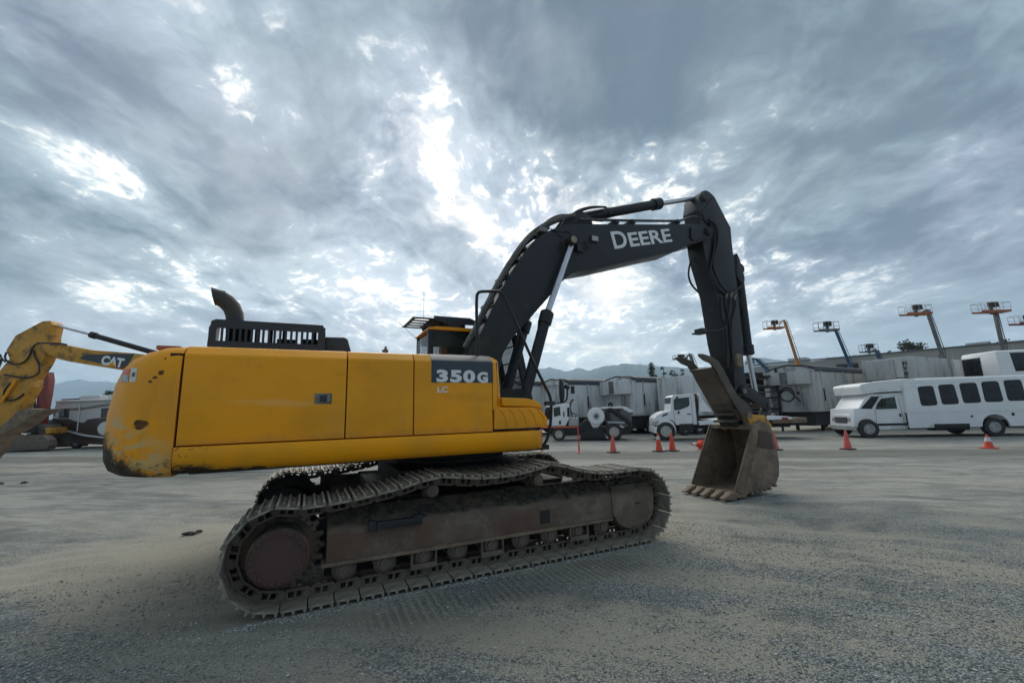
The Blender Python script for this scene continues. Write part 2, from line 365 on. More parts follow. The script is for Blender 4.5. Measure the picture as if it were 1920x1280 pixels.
class Fr:
    """a frame standing in the world: reads off where a line of sight meets its upright planes"""
    def __init__(s, x=0, y=0, rz=0): s.o = V((x, y, 0)); s.rz = rz; s.m = Matrix.Rotation(-rz, 3, 'Z')
    def at(s, px, py, Y=0):
        c = s.m @ (CAM-s.o); d = s.m @ ray(px, py); p = c + d*((Y-c.y)/d.y); return (p.x, p.z)
    def p3(s, px, py, Y=0): a = s.at(px, py, Y); return (a[0], Y, a[1])
    def xat(s, px, py, X=0):
        c = s.m @ (CAM-s.o); d = s.m @ ray(px, py); p = c + d*((X-c.x)/d.x); return (p.y, p.z)
    def poly(s, pts, Y=0): return [s.at(*p, Y) for p in pts]
def gnd(px, py, z=0): d = ray(px, py); return CAM + d*((z-CAM.z)/d.z)
def fwd(px, depth, z=0):
    """ground point under image column px at a forward distance"""
    s = (px-960)/FPX*depth; return V((CAM.x+_R.x*s+math.sin(YAW)*depth, CAM.y+_R.y*s+math.cos(YAW)*depth, z))

def rpoly(pts, r=.06, n=4):
    """round the corners of an outline"""
    out = []; N = len(pts)
    for i in range(N):
        p, a, b = V(pts[i]), V(pts[i-1]), V(pts[(i+1) % N]); da, db = a-p, b-p; k = min(r, da.length*.45, db.length*.45); A_, B_ = p+da.normalized()*k, p+db.normalized()*k
        for j in range(n+1): t = j/n; q = A_*(1-t)**2 + p*2*t*(1-t) + B_*t*t; out.append((q.x, q.y))
    return out

# ------------------------------------------------------------------ ground
gm = bpy.data.materials.new('gravel yard'); gm.use_nodes = True; nt = gm.node_tree; b = nt.nodes['Principled BSDF']
o = nt.nodes.new('ShaderNodeTexCoord').outputs['Object']
x, y, z = sep(nt, o); A = math.radians(-35)
al = x*math.cos(A) + y*math.sin(A); ac = y*math.cos(A) - x*math.sin(A)
wv = (noise(nt, o, .25, 3, .5)-.5)*2.5
streak = noise(nt, comb(nt, al*.22, (ac+wv)*1.0, 0.), 1., 6, .6)
patch = noise(nt, o, .38, 6, .6); patch2 = noise(nt, scl(nt, o, 1, 1, 1), 1.3, 7, .65)
arc = ((x+5.5).pw(2.) + (y+9.5).pw(2.)).pw(.5)             # turning ruts of the machines
rut = noise(nt, comb(nt, arc*2.2, patch*2., 0.), 1.6, 4, .6)
grit = voro(nt, o, 88, 'Color'); gc = sep(nt, grit.k)[0]
gd = voro(nt, o, 88)
fine = noise(nt, o, 260, 3, .6)
stone = mixc(nt, gc.ss(.1, .95), (.105, .118, .115), (.37, .39, .375))
stone = mixc(nt, gc.ss(.90, .97)*.8, stone, (.62, .64, .62))
stone = mixc(nt, fine.ss(.45, .75)*.35, stone, (.06, .068, .066))
dust = mixc(nt, fine.ss(.35, .65), (.37, .335, .255), (.49, .45, .35))
big = noise(nt, comb(nt, al*.20, ac*.55, 2.), 1., 5, .6)
sweep = noise(nt, comb(nt, al*1.0+wv, ac*3.2, 5.), 1., 6, .65)
dmask = (big*.50 + patch*.25 + patch2*.20 + rut*.20 + (fine-.5)*.16 + (gc-.5)*.08).ss(.53, .60)
near = mixc(nt, dmask*.80, stone, dust)
near = mixc(nt, ((patch2*.5+big*.5).ss(.38, .50, 1., 0.))*.45, near, (.13, .145, .14))
far_ = mixc(nt, (streak*.5+sweep*.5).ss(.40, .60), (.205, .208, .186), (.43, .42, .37))
far_ = mixc(nt, big.ss(.50, .64)*.5, far_, (.36, .335, .28))
gr2 = noise(nt, o, 11, 9, .82); gr3 = noise(nt, comb(nt, al*3.5, ac*7.5, 1.), 1., 8, .75)
far_ = mixc(nt, (gr2*.6+gr3*.4).ss(.50, .62)*.50, far_, (.13, .135, .125)); far_ = mixc(nt, (gr2*.5+gr3*.5).ss(.38, .48, 1., 0.)*.40, far_, (.50, .49, .44))
cam_d = ((x-CAM.x).pw(2.) + (y-CAM.y).pw(2.)).pw(.5)
fm = (cam_d + (patch-.5)*6. + (sweep-.5)*4.).ss(5.5, 13.)
col = mixc(nt, fm*.82, near, far_)
lane = (ac + wv*.25).ss(8.7, 9.3)*(ac+wv*.25).ss(11.2, 12.0, 1., 0.)   # darker driven lane beyond the machine
col = mixc(nt, lane*.60, col, (.135, .135, .112))
pale_l = (ac + wv*.2).ss(11.8, 12.6)*(ac+wv*.2).ss(14.0, 15.0, 1., 0.)
col = mixc(nt, pale_l*.35, col, (.40, .395, .355))
for q0_, wd_ in ((5.6, .16), (7.5, .16), (3.3, .14), (12.9, .25)):
    tl = ((ac + al*.10 + wv*.35 - q0_).ab()).ss(wd_*.5, wd_*1.6, 1., 0.)*(sweep.ss(.35, .55))*(al.ss(2., 5.))
    col = mixc(nt, tl*.40, col, (.46, .45, .40))
col = mixc(nt, ((patch2*.6+streak*.4).ss(.34, .45, 1., 0.))*.45, col, (.12, .12, .105))
trk = ((y+1.2).ab().ss(.6, 1.8, 1., 0.))*(x+1.8).ss(-2.8, .2)*(x-1.5).ss(.2, 1.6, 1., 0.)*rut.ss(.40, .62)
col = mixc(nt, trk*.55, col, (.20, .18, .14))
imp = ((x*(2*math.pi/.072))._m('SINE'))*((y+1.95).ab().ss(.10, .38, 1., 0.))*(x.ss(-1.6, -1.0))*(x.ss(1.3, 1.9, 1., 0.))*patch2.ss(.35, .5)
col = mixc(nt, imp.sat()*.45, col, (.36, .33, .26)); col = mixc(nt, (imp*-1.).sat()*.45, col, (.12, .12, .105))
nt.links.new(col, b.inputs['Base Color']); b.inputs['Roughness'].default_value = .9; b.inputs['Specular IOR Level'].default_value = .25
bp = nt.nodes.new('ShaderNodeBump'); bp.inputs['Distance'].default_value = .02; bp.inputs['Strength'].default_value = 1.0
hgt = gd*-.55 + fine*.18 + rut*.5 + streak*.35 + imp*.9
nt.links.new(hgt.k, bp.inputs['Height']); nt.links.new(bp.outputs[0], b.inputs['Normal'])
M['gravel'] = gm
def gh(X, Y):
    """gentle relief of the yard, flat under the machine"""
    h = .012*np.sin(X*1.3+.7*Y) + .010*np.sin(2.1*Y-1.1*X+1.) + .008*np.sin(3.7*X+2.9*Y)
    r = np.sqrt((X+5.5)**2+(Y+9.5)**2); h = h + .006*np.sin(r*14+np.sin(X*2.))*(np.sin(X*.9+Y*.5) > -.2)
    flat = np.clip((np.maximum(np.abs(X)-2.7, np.abs(Y)-1.7))/.8, 0, 1)
    return (h-.02)*flat - .004
def grid(xs, ys, name, hf):
    X, Y = np.meshgrid(xs, ys, indexing='ij'); Z = hf(X, Y); n, m_ = X.shape
    me = bpy.data.meshes.new(name); idx = np.arange(n*m_).reshape(n, m_)
    q = np.stack([idx[:-1, :-1], idx[1:, :-1], idx[1:, 1:], idx[:-1, 1:]], -1).reshape(-1, 4)
    me.vertices.add(n*m_); me.vertices.foreach_set('co', np.stack([X, Y, Z], -1).ravel())
    me.loops.add(q.size); me.loops.foreach_set('vertex_index', q.ravel()); me.polygons.add(len(q))
    me.polygons.foreach_set('loop_start', np.arange(0, q.size, 4)); me.update(calc_edges=True); me.shade_smooth(); return me
def spaced(lo, hi, a, b, fine_, step): 
    L = [a]; 
    while L[-1] < b: L.append(L[-1]+fine_)
    g = fine_; R_ = [L[-1]]
    while R_[-1] < hi: g *= 1.25; R_.append(R_[-1]+g)
    g = fine_; Lf = [a]
    while Lf[-1] > lo: g *= 1.25; Lf.append(Lf[-1]-g)
    return np.array(Lf[:0:-1]+L+R_[1:])
def ghf(X, Y):
    r = np.sqrt((X-CAM.x)**2+(Y-CAM.y)**2); return gh(X, Y)*np.clip(1-(r-8)/8, 0, 1) - .004*np.clip((r-8)/8, 0, 1)
link('ground', grid(spaced(-4200, 4200, -7, 9, .05, 0), spaced(-4200, 4200, -6, 5, .05, 0), 'ground', ghf), 'gravel', kind='structure')

# loose stones lying on the yard: real little stones near the viewer
def stones(n, name):
    base = []
    ph = (1+5**.5)/2
    ov = np.array([(1, 0, 0), (-1, 0, 0), (0, 1, 0), (0, -1, 0), (0, 0, 1), (0, 0, -1)], float)
    of = np.array([(0, 2, 4), (2, 1, 4), (1, 3, 4), (3, 0, 4), (2, 0, 5), (1, 2, 5), (3, 1, 5), (0, 3, 5)])
    d = 2.3 + rng.random(n)**1.5*4.6; a = YAW + (rng.random(n)-.5)*2.05
    X = CAM.x + np.sin(a)*d; Y = CAM.y + np.cos(a)*d
    keep = ~((np.abs(X) < 2.45) & (np.abs(Y+1.295) < .31)) & ~((np.abs(X) < 2.2) & (np.abs(Y) < 1.65)); X, Y, d = X[keep], Y[keep], d[keep]; n = len(X)
    # sparser where dust lies
    cl = np.sin(X*.9+2*np.sin(Y*.7))+np.sin(Y*1.1-1.3*X)*.6+rng.normal(0, .7, n); k2 = cl > -.45; X, Y, d = X[k2], Y[k2], d[k2]; n = len(X)
    # spill of stones pushed up along the track edges and the bucket
    k3 = 5000; ex_ = rng.random(k3)*4.6-2.35; ey_ = -1.60-np.abs(rng.normal(0, .05, k3)); kb = 1500
    bx_ = 4.7+rng.random(kb)*1.6; by_ = -.52-np.abs(rng.normal(0, .06, kb)); X = np.concatenate([X, ex_, bx_]); Y = np.concatenate([Y, ey_, by_]); n = len(X); d = np.concatenate([d, np.full(k3, 4.), np.full(kb, 7.)])
    s = (.0026 + rng.random(n)**3.5*.0085)*(1+d*.03)
    v = ov[None]*(.6+rng.random((n, 6, 1))*.8)*s[:, None, None]; v[:, :, 2] *= .5
    v += rng.normal(0, .18, (n, 6, 3))*s[:, None, None]
    th = rng.random(n)*6.28; co, si = np.cos(th)[:, None], np.sin(th)[:, None]
    vx = v[:, :, 0]*co - v[:, :, 1]*si; vy = v[:, :, 0]*si + v[:, :, 1]*co
    Z = ghf(X, Y)[:, None]
    P = np.stack([vx+X[:, None], vy+Y[:, None], v[:, :, 2]+Z+s[:, None]*.25], -1).reshape(-1, 3)
    Fc = (of[None]+(np.arange(n)*6)[:, None, None]).reshape(-1, 3)
    me = bpy.data.meshes.new(name); me.vertices.add(len(P)); me.vertices.foreach_set('co', P.ravel())
    me.loops.add(Fc.size); me.loops.foreach_set('vertex_index', Fc.ravel().astype(np.int32)); me.polygons.add(len(Fc))
    me.polygons.foreach_set('loop_start', np.arange(0, Fc.size, 3)); me.update(calc_edges=True)
    return me
sm = bpy.data.materials.new('loose stones'); sm.use_nodes = True; nt = sm.node_tree; b = nt.nodes['Principled BSDF']
o = nt.nodes.new('ShaderNodeTexCoord').outputs['Object']
ri = nt.nodes.new('ShaderNodeNewGeometry').outputs['Random Per Island']; ri = S(nt, ri)
cc = mixc(nt, ri.ss(0., .8), (.17, .185, .172), (.46, .47, .44)); cc = mixc(nt, ri.ss(.93, .98), cc, (.66, .68, .65))
cc = mixc(nt, noise(nt, o, .45, 6, .6).ss(.48, .60)*.6, cc, (.33, .30, .235))
nt.links.new(cc, b.inputs['Base Color']); b.inputs['Roughness'].default_value = .85
M['stones'] = sm
link('gravel_stones', stones(95000, 'gravel_stones'), 'stones', kind='stuff', label='loose grey crushed stones scattered over the yard in front', )

# ------------------------------------------------------------------ hills
def hills(name, depth, pts, thick, seed, label=None):
    """ridge line traced as heights at a real distance, with sloping flanks"""
    r = random.Random(seed); prof = []
    for i in range(len(pts)-1):
        (x0, y0), (x1, y1) = pts[i], pts[i+1]; n = max(1, int((x1-x0)/6))
        for k in range(n): prof.append((x0+(x1-x0)*k/n, y0+(y1-y0)*k/n))
    prof.append(pts[-1]); secs = []
    for px, py in prof:
        d = ray(px, py); hd = math.hypot(d.x, d.y)/depth*1.0; t = depth/(d.x*math.sin(YAW)+d.y*math.cos(YAW)); p = CAM + d*t
        fx = V((p.x-CAM.x, p.y-CAM.y, 0)).normalized(); h = p.z + r.uniform(-1, 1)*depth*.0006
        row = []
        for q, hh in ((-thick, -1), (-thick*.72, h*.18), (-thick*.45, h*.45), (-thick*.2, h*.78), (0, h), (thick*.3, h*.7), (thick*.8, -1)):
            j = fx*(q + r.uniform(-1, 1)*thick*.05); row.append(V((p.x, p.y, 0))+j+V((0, 0, hh+(r.uniform(-1, 1)*h*.03 if 0 < hh < h else 0))))
        secs.append(row)
    mb = MB().loft(secs, cap=False, closed=False); return part(name, mb, 'hill', kind='structure', ang=180)
hills('hills', 3900, [(-500,700),(-200,712),(0,735),(60,728),(100,721),(125,714),(150,711),(175,716),(205,715),(230,720),(300,730),(420,742),(600,735),(800,722),(900,712),(960,700),(1000,693),(1030,688),(1050,693),(1063,696),(1085,689),(1100,694),(1130,700),(1240,705),(1400,700),(1700,702),(2100,690),(2500,690)], 900, 3)
hills('hills', 3000, [(1010,745),(1040,722),(1065,707),(1100,696),(1130,687),(1165,682),(1200,683),(1240,686),(1290,690),(1330,688),(1370,684),(1400,676),(1425,671),(1450,673),(1480,678),(1530,684),(1600,690),(1700,694),(1800,690),(1950,684),(2200,676),(2500,690)], 700, 5)

# ------------------------------------------------------------------ haze
HAZE = True
if HAZE:
    hm = bpy.data.materials.new('haze air'); hm.use_nodes = True; nt = hm.node_tree; nt.nodes.remove(nt.nodes['Principled BSDF'])
    pv = nt.nodes.new('ShaderNodeVolumePrincipled'); pv.inputs['Color'].default_value = (.62, .82, 1, 1); pv.inputs['Density'].default_value = .00019
    pv.inputs['Anisotropy'].default_value = .2
    nt.links.new(pv.outputs[0], nt.nodes['Material Output'].inputs['Volume'])
    M['haze'] = hm
    part('haze', MB().box(-5600, 5600, -5600, 5600, -4, 430), 'haze', kind='stuff', label='pale haze in the air between the yard and the hills')

# ------------------------------------------------------------------ the big excavator
E0 = Fr()
ex = thing('excavator', 'big yellow and charcoal crawler excavator with black boom, its bucket resting on the gravel', 'excavator')
YS = -1.495
X0s, X1s, X2s, X3s = E0.at(331, 800, YS)[0], E0.at(649.5, 740, YS)[0], E0.at(776, 740, YS)[0], E0.at(926, 740, YS)[0]
ZB = 1.422
def sec(xx, o=0., zb=ZB, zt=2.255):   # side panel cross-section, from the foot up over the shoulder
    return [V((xx, y, z)) for y, z in ((YS-o, zb), (YS-o, 1.8), (YS-o+.004, 2.165), (YS-o+.012, 2.185), (YS+.085, zt+o), (YS+.13, zt+.012+o), (YS+.30, zt+.018+o), (YS+.30, zb))]
def panel(xa, xb, **k): return part('side_panel', MB().loft([sec(xa), sec(xb)]), 'yellow', ex, bevel=.006, ang=20, **k)
g = .006
p1 = panel(X0s+g, X1s-g); p2 = panel(X1s+g, X2s-g)
# front compartment panel with the sloping nose
xa, xb = X2s+g, X3s
nose = E0.at(939, 700, -1.40)[0]
p3 = part('side_panel', MB().loft([sec(xa), sec(xb-.02)]), 'yellow', ex, bevel=.006, ang=20)
q0 = sec(xb-.012); q1 = sec(xb+.035); 
q1 = [V((a.x, max(a.y, YS+.02), a.z-(.012 if a.z > 2.2 else 0))) for a in q1]; q2 = [V((xb+.085+(2.26-a.z)*.055, max(a.y, YS+.075), min(a.z, 2.215))) for a in q1]
for q in (q0, q1, q2):
    for a in q: 
        if a.z < 1.5: a.z = 1.655
part('corner_post', MB().loft([q0, q1, q2]), 'yellow', ex, bevel=.006, ang=40)
# dark body inside the seams
part('inner_body', MB().box(X0s-.1, xb+.06, YS+.035, 1.25, 1.2, 2.19), 'seam', ex)
part('engine_hood', MB().box(X0s-.05, -.25, YS+.30, .45, 2.19, 2.268), 'yellow', ex, bevel=.02)
part('left_side_cover', MB().box(-2.75, -.6, 1.251, 1.49, 1.42, 2.1), 'yellow', ex, bevel=.03)
# charcoal decal with the model number, following the shoulder
dxa, dxb = E0.at(809, 700, YS)[0], E0.at(925, 700, YS)[0]-.004
dz0 = E0.at(860, 717, YS)[1]
def dsec(xx, o): return [V((xx, y, z)) for y, z in ((YS-o, dz0), (YS-o, 1.99), (YS-o+.004, 2.166), (YS-o+.011, 2.187+o), (YS+.085-o*.5, 2.256+o), (YS+.13, 2.268+o), (YS+.22, 2.272+o))]
a, b_ = dsec(dxa, .0022), dsec(dxb, .0022); a2, b2 = dsec(dxa, .0006), dsec(dxb, .0006)
dec = part('number_decal', MB().loft([a+a2[::-1], b_+b2[::-1]]), 'decal', p3, ang=30)
def lettering(s, px0, px1, pyb, pyt, parent, m='white', bold=.0, Y=YS-.0035, fr=E0, ext=.0012):
    x0, z0 = fr.at(px0, pyb, Y); x1, _ = fr.at(px1, pyb, Y); _, z1 = fr.at(px0, pyt, Y)
    return text(s, (z1-z0)/.72, m, parent, x0, z0, Y, bold=bold, width=x1-x0, ext=ext)
for ch_, a_, b2_, yb_, yt_ in (('3', 818.5, 840, 714.5, 693), ('5', 844, 866, 715, 693.5), ('0', 868.5, 891, 715.5, 694), ('G', 895, 915, 716, 697.5)): lettering(ch_, a_, b2_, yb_, yt_, p3, bold=.0085)
lettering('LC', 820, 839.5, 735, 724.5, p3, 'white', bold=.0025)
# recessed latch
lx, lz = E0.at(606, 747, YS)
lt = part('door_latch', MB().box(lx-.075, lx+.075, YS-.004, YS+.01, lz-.048, lz+.048), 'pipe', p1, bevel=.003)
part('handle', MB().box(lx-.03, lx+.03, YS-.010, YS, lz-.03, lz+.032), 'blackm', lt, bevel=.002)
part('key_plate', MB().box(lx+.034, lx+.06, YS-.009, YS, lz-.03, lz+.034), 'bare', lt)
part('lock', MB().cyl((lx-.055, YS-.010, lz), (lx-.055, YS, lz), .008, n=10), 'redpaint', lt)

# skirt along the foot of the panels
def ssec(xx, k=1., dz=0.):
    yo = YS-.048*k
    L = [(YS+.02, 1.412), (yo+.012, 1.409), (yo, 1.392), (yo-.004, 1.34), (yo+.004, 1.29), (yo+.03, 1.235), (yo+.085, 1.198), (yo+.17, 1.185), (YS+.35, 1.185), (YS+.35, 1.412)]
    return [V((xx, y, z+dz)) for y, z in L]
xf = E0.at(1027, 815, YS-.03)[0]
secs = [ssec(xx) for xx in np.linspace(X0s+.004, xf-.13, 9)]
for dxx, kk in ((.09, .025), (.045, .07), (.012, .12)):
    q = ssec(xf-dxx); q = [V((a.x, max(a.y, YS-.048+kk*1.3), 1.31+(a.z-1.31)*(1-kk*1.6))) for a in q]; secs.append(q)
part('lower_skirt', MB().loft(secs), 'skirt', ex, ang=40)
# front vented tool box and its cover
vb = E0.poly([(927, 763), (1000, 763), (1015, 768), (1026, 783), (1027, 800), (927, 804.5)], YS)
vp = part('vent_panel', MB().prism(vb, YS, YS+.4), 'yellow', ex, bevel=.008)
for k in range(5):
    px = 936+k*18.5
    pts = [E0.p3(px+a*1.0, y, YS-.001) for a, y in ((0, 766), (8, 774), (13, 783), (16, 797))]
    if k == 4: pts = [E0.p3(px+a, y, YS-.001) for a, y in ((-2, 767), (5, 774), (10, 783), (12, 795))]
    part('vent_rib', MB().tube(pts, [.010, .030, .030, .012], 8, 2), 'yellow', vp)
cvp = E0.poly([(940, 745), (985, 746.5), (1003, 750), (1013, 757), (1017, 766), (995, 762.0), (942, 761)], YS+.03)
part('box_cover', MB().prism(cvp, YS+.012, YS+.55), 'yellow', ex, bevel=.018, seg=3)

# counterweight
rows = [(1.172, -3.22, .10), (1.185, -3.32, .055), (1.22, -3.385, .022), (1.30, -3.42, .005), (1.45, -3.435, 0.), (1.70, -3.43, 0.), (1.95, -3.395, 0.), (2.08, -3.35, .008), (2.16, -3.29, .03), (2.215, -3.20, .07), (2.25, -3.08, .13), (2.268, -2.95, .22)]
secs = []
XC = X0s-.012
for z_, xr, ins in rows:
    q = [V((XC, YS+ins, z_)), V((XC-.03, YS-.004+ins, z_))]; hw = -YS-ins; lx_ = XC-.03-xr; n_ = 22; ee = 2.5
    for k in range(1, 2*n_):
        t_ = math.pi*k/(2*n_); cx_, sy_ = math.cos(t_), math.sin(t_)
        q.append(V((XC-.03-lx_*abs(sy_)**(2/ee)*1.0-.10*abs(sy_)**2*(1-ins), -hw*math.copysign(abs(cx_)**(2/ee), cx_), z_)))
    q += [V((XC-.03, hw, z_)), V((XC, hw, z_))]; secs.append(q)
cw = part('counterweight', MB().loft(secs), 'cw', ex, ang=60)
part('lifting_eye', MB().box(XC-.28, XC-.10, -1.12, -1.0, 2.262, 2.30), 'liftor', cw, bevel=.01)
part('lifting_eye', MB().box(XC-.28, XC-.10, 1.0, 1.12, 2.262, 2.30), 'liftor', cw, bevel=.01)

from mathutils.bvhtree import BVHTree
def sticker(tgt, px0, px1, py0, py1, m, name, off=.002, skew=0, n=6):
    bv = BVHTree.FromPolygons([v_.co for v_ in tgt.data.vertices], [p_.vertices for p_ in tgt.data.polygons]); P = []
    for j in range(n+1):
        for i in range(n+1):
            px = px0+(px1-px0)*i/n + skew*(1-j/n); h = bv.ray_cast(CAM, dirn(px, py0+(py1-py0)*j/n))
            if h[0] is None: return None
            nn = h[1] if h[1].dot(dirn(px, py0)) < 0 else -h[1]; P.append(h[0]+nn*off)
    return part(name, MB().add(P, [(j*(n+1)+i, j*(n+1)+i+1, (j+1)*(n+1)+i+1, (j+1)*(n+1)+i) for j in range(n) for i in range(n)]), m, tgt, ang=80)
sticker(cw, 243, 254, 690, 716, 'refl', 'rear_sticker', skew=4); sticker(cw, 229, 242, 692, 701, 'conep', 'rear_sticker', .003, 4); sticker(cw, 227, 240, 703, 716, 'sticker', 'rear_sticker', .003, 3)
sticker(cw, 247, 253, 698, 706, 'decal', 'sticker_mark', .004, 2)
# engine grille box, exhaust and roof kit
GY, GF = -1.02, -.62
gp = E0.poly([(386, 649), (393.5, 606), (397, 600), (403, 598), (599, 608.5), (606, 611), (609, 617), (609.5, 655)], GY)
gz1 = max(p[1] for p in gp); gz0 = 2.262
gx0, gx1 = gp[0][0], gp[-1][0]
grl = part('grille_box', MB().box(gx0+.03, gx1-.02, GY+.01, GY+.02, gz0, gz0+.012), 'blackm', ex)
def grille_side(Y0, Y1):
    mb = MB(); sx = [E0.at(404, 630, GY)[0] + (E0.at(596, 630, GY)[0]-E0.at(404, 630, GY)[0])*k/18 for k in range(19)]
    zt = E0.at(500, 619, GY)[1]; zb_ = E0.at(500, 642, GY)[1]
    top = [(gx0+.055*1, zt), (gp[1][0]+.004, gp[1][1]-.02), (gp[2][0], gp[2][1]-.002), (gp[3][0]+.02, gz1-.004), (gp[4][0], gz1-.004), (gp[5][0], gz1-.012), (gp[6][0], gz1-.04), (gx1-.003, zt)]
    top[0] = (gp[1][0]-.006, zt)
    mb.prism(top, Y0, Y1); mb.box(gx0+.008, gx1, Y0, Y1, gz0, zb_)
    mb.box(gx0+.010, sx[0], Y0, Y1, zb_, zt); mb.box(sx[-1], gx1-.002, Y0, Y1, zb_, zt)
    o_ = part('grille_panel', mb, 'blackm', ex)
    sl_ = MB().box(-.0115, .0115, Y0, Y1, zb_, zt).mesh('slat', .003, 1)
    for k in range(1, 18): link('slat', sl_, 'blackm', o_, loc=(sx[k], 0, 0))
grille_side(GY, GY+.006)
part('grille_top', MB().box(gp[3][0], gp[5][0], GY+.006, GF, gz1-.012, gz1-.004), 'blackm', ex)
part('grille_end', MB().prism([(gx0+.01, gz0), (gx0+.018, gz0), (gp[2][0]+.008, gz1-.02), (gp[2][0], gz1-.02)], GY+.006, GF), 'blackm', ex)
part('grille_end', MB().box(gx1-.012, gx1-.004, GY+.006, GF, gz0, gz1-.03), 'blackm', ex)
# a few engine pieces seen through the slots
part('engine_muffler', MB().cyl((gx0+.10, -.80, gz0+.03), (gx0+.42, -.80, gz0+.03), .09, n=18), 'dark', ex)
for a_, w_, z0_, z1_ in ((.10, .24, .0, .3), (.36, .05, .0, .3), (.43, .12, .0, .15), (.50, .03, .0, .3), (.57, .20, .10, .21), (.62, .03, .0, .3), (.72, .12, .0, .14), (.80, .025, .0, .3), (.80, .22, .13, .22), (.93, .03, 0, .3)): part('engine_piece', MB().box(gx0+a_, gx0+a_+w_, -.72, -.68, gz0+z0_, gz0+z1_), 'dark', ex, bevel=.012)
part('far_rail', MB().box(gx0+.02, gx1-.02, GF-.006, GF, gz0, gz0+.05), 'blackm', ex)
bx = E0.poly([(610, 654), (610, 631.5), (646, 632.5), (652, 636), (662, 656)], -.95)
part('air_inlet_box', MB().prism([(bx[0][0]+.01, gz0)]+bx[1:4]+[(bx[4][0], gz0)], -.95, -.35), 'blackm', ex, bevel=.008)
Ye = -.62
c0 = E0.p3(441, 601, Ye); rr = .085
path = [E0.p3(441, 640, Ye), E0.p3(441, 603, Ye), E0.p3(440, 590, Ye), E0.p3(435, 577, Ye), E0.p3(425, 566, Ye), E0.p3(413, 559, Ye), E0.p3(404.5, 556, Ye)]
pv_ = [V(p) for p in path]
mb = MB(); secs_ = []; n_ = 20
for i, p in enumerate(pv_):
    t_ = (pv_[min(i+1, len(pv_)-1)]-pv_[max(i-1, 0)]).normalized(); up = V((0, 1, 0)); bi = t_.cross(up).normalized()
    if i == len(pv_)-1: pass
    secs_.append([p+up*(rr*math.cos(2*math.pi*k/n_))+bi*(rr*math.sin(2*math.pi*k/n_)) for k in range(n_)])
# slanted mouth: pull the last ring's upper side forward
L_ = secs_[-1]; cen = pv_[-1]
for k, p in enumerate(L_):
    kk = (p.z-cen.z)/rr; L_[k] = p + V((-.02-.0*kk, 0, 0)) + (pv_[-1]-pv_[-2]).normalized()*(.055*kk)
inner = [[c_ + (p-c_)*.90 for p in L_] for c_ in (cen,)]
mb.loft(secs_+inner+[[p+V((.12, 0, -.02)) for p in inner[0]]], cap=False)
part('exhaust_pipe', mb, 'soot', ex, ang=50)
# hood fittings seen over the panels
hx, hz = E0.at(723, 656, -.6)
part('hood_latch', MB().cyl((hx, -.6, 2.26), (hx, -.6, hz+.01), .022, n=10).cyl((hx, -.6, hz+.005), (hx, -.6, hz+.04), .014, n=10).box(hx-.04, hx+.03, -.62, -.58, hz-.03, hz), 'pipe', ex)
hx, hz = E0.at(900, 663, -1.2)
part('mounting_foot', MB().box(hx-.03, hx+.05, -1.24, -1.16, 2.24, 2.30), 'lid', ex, bevel=.01)

# cab on the far side
YC0, YC1 = .50, 1.42
cx0, cx1, zr = -.19, E0.at(1000, 660, YC0)[0], 2.925
part('cab_frame', MB().box(cx0+.0, cx1-.25, YC0+.02, YC1, 1.3, 1.72), 'yellow', ex, bevel=.02)
part('cab_base', MB().box(cx0, cx1-.02, YC0, YC1, 1.2, 1.42), 'blackm', ex)
def post(xa, xb_, za, zb__, y, wd=.07): return MB().prism([(xa-wd/2, za), (xa+wd/2, za), (xb_+wd/2, zb__), (xb_-wd/2, zb__)], y, y+wd)
for (xa, xb_, y, wd) in ((cx0+.05, cx0+.04, YC0, .085), (cx0+.04, cx0+.05, YC1-.07, .06), (.92, .86, YC0, .07), (.92, .86, YC1-.07, .07), (cx1-.04, cx1-.36, YC0, .07), (cx1-.04, cx1-.36, YC1-.07, .07)):
    part('cab_post', post(xa, xb_, 1.4, zr, y, wd), 'black', ex, bevel=.01)
part('cab_roof', MB().prism([(cx0-.01, zr), (cx1-.34, zr), (cx1-.36, zr+.035), (cx1-.5, zr+.055), (cx0+.12, zr+.055), (cx0+.0, zr+.03)], YC0-.01, YC1+.01), 'yellow', ex, bevel=.012)
def pane(pts, y0, y1, m='glass'): return part('cab_window', MB().prism(pts, y0, y1), m, ex)
pane([(cx0+.10, 1.95), (.87, 1.95), (.84, zr), (cx0+.10, zr)], YC0+.03, YC0+.036)
pane([(.95, 1.5), (cx1-.10, 1.5), (cx1-.40, zr), (.90, zr)], YC0+.03, YC0+.036)
pane([(cx0+.10, 1.5), (cx1-.10, 1.5), (cx1-.40, zr), (cx0+.10, zr)], YC1-.036, YC1-.03)
part('windscreen', MB().loft([[V((cx1-.04, YC0+.07, 1.45)), V((cx1-.03, YC0+.07, 1.45)), V((cx1-.03, YC1-.07, 1.45)), V((cx1-.04, YC1-.07, 1.45))], [V((cx1-.36, YC0+.07, zr)), V((cx1-.35, YC0+.07, zr)), V((cx1-.35, YC1-.07, zr)), V((cx1-.36, YC1-.07, zr))]]), 'glass', ex)
part('cab_window', MB().box(cx0+.02, cx0+.026, YC0+.10, YC1-.08, 1.9, zr-.06), 'glass', ex)
part('rear_panel', MB().box(cx0+.0, cx0+.03, YC0+.08, YC1-.06, 1.4, 1.9), 'blackm', ex)
part('seat', MB().box(.10, .26, .78, 1.12, 1.5, 2.60).box(.12, .22, .84, 1.06, 2.60, 2.74), 'yellow', ex, bevel=.05)
part('headliner', MB().box(cx0+.08, cx1-.42, YC0+.06, YC1-.08, zr-.14, zr-.01), 'dark', ex)
part('sun_blind', MB().box(.30, .95, YC1-.10, YC1-.08, 2.66, zr-.1), 'dark', ex)
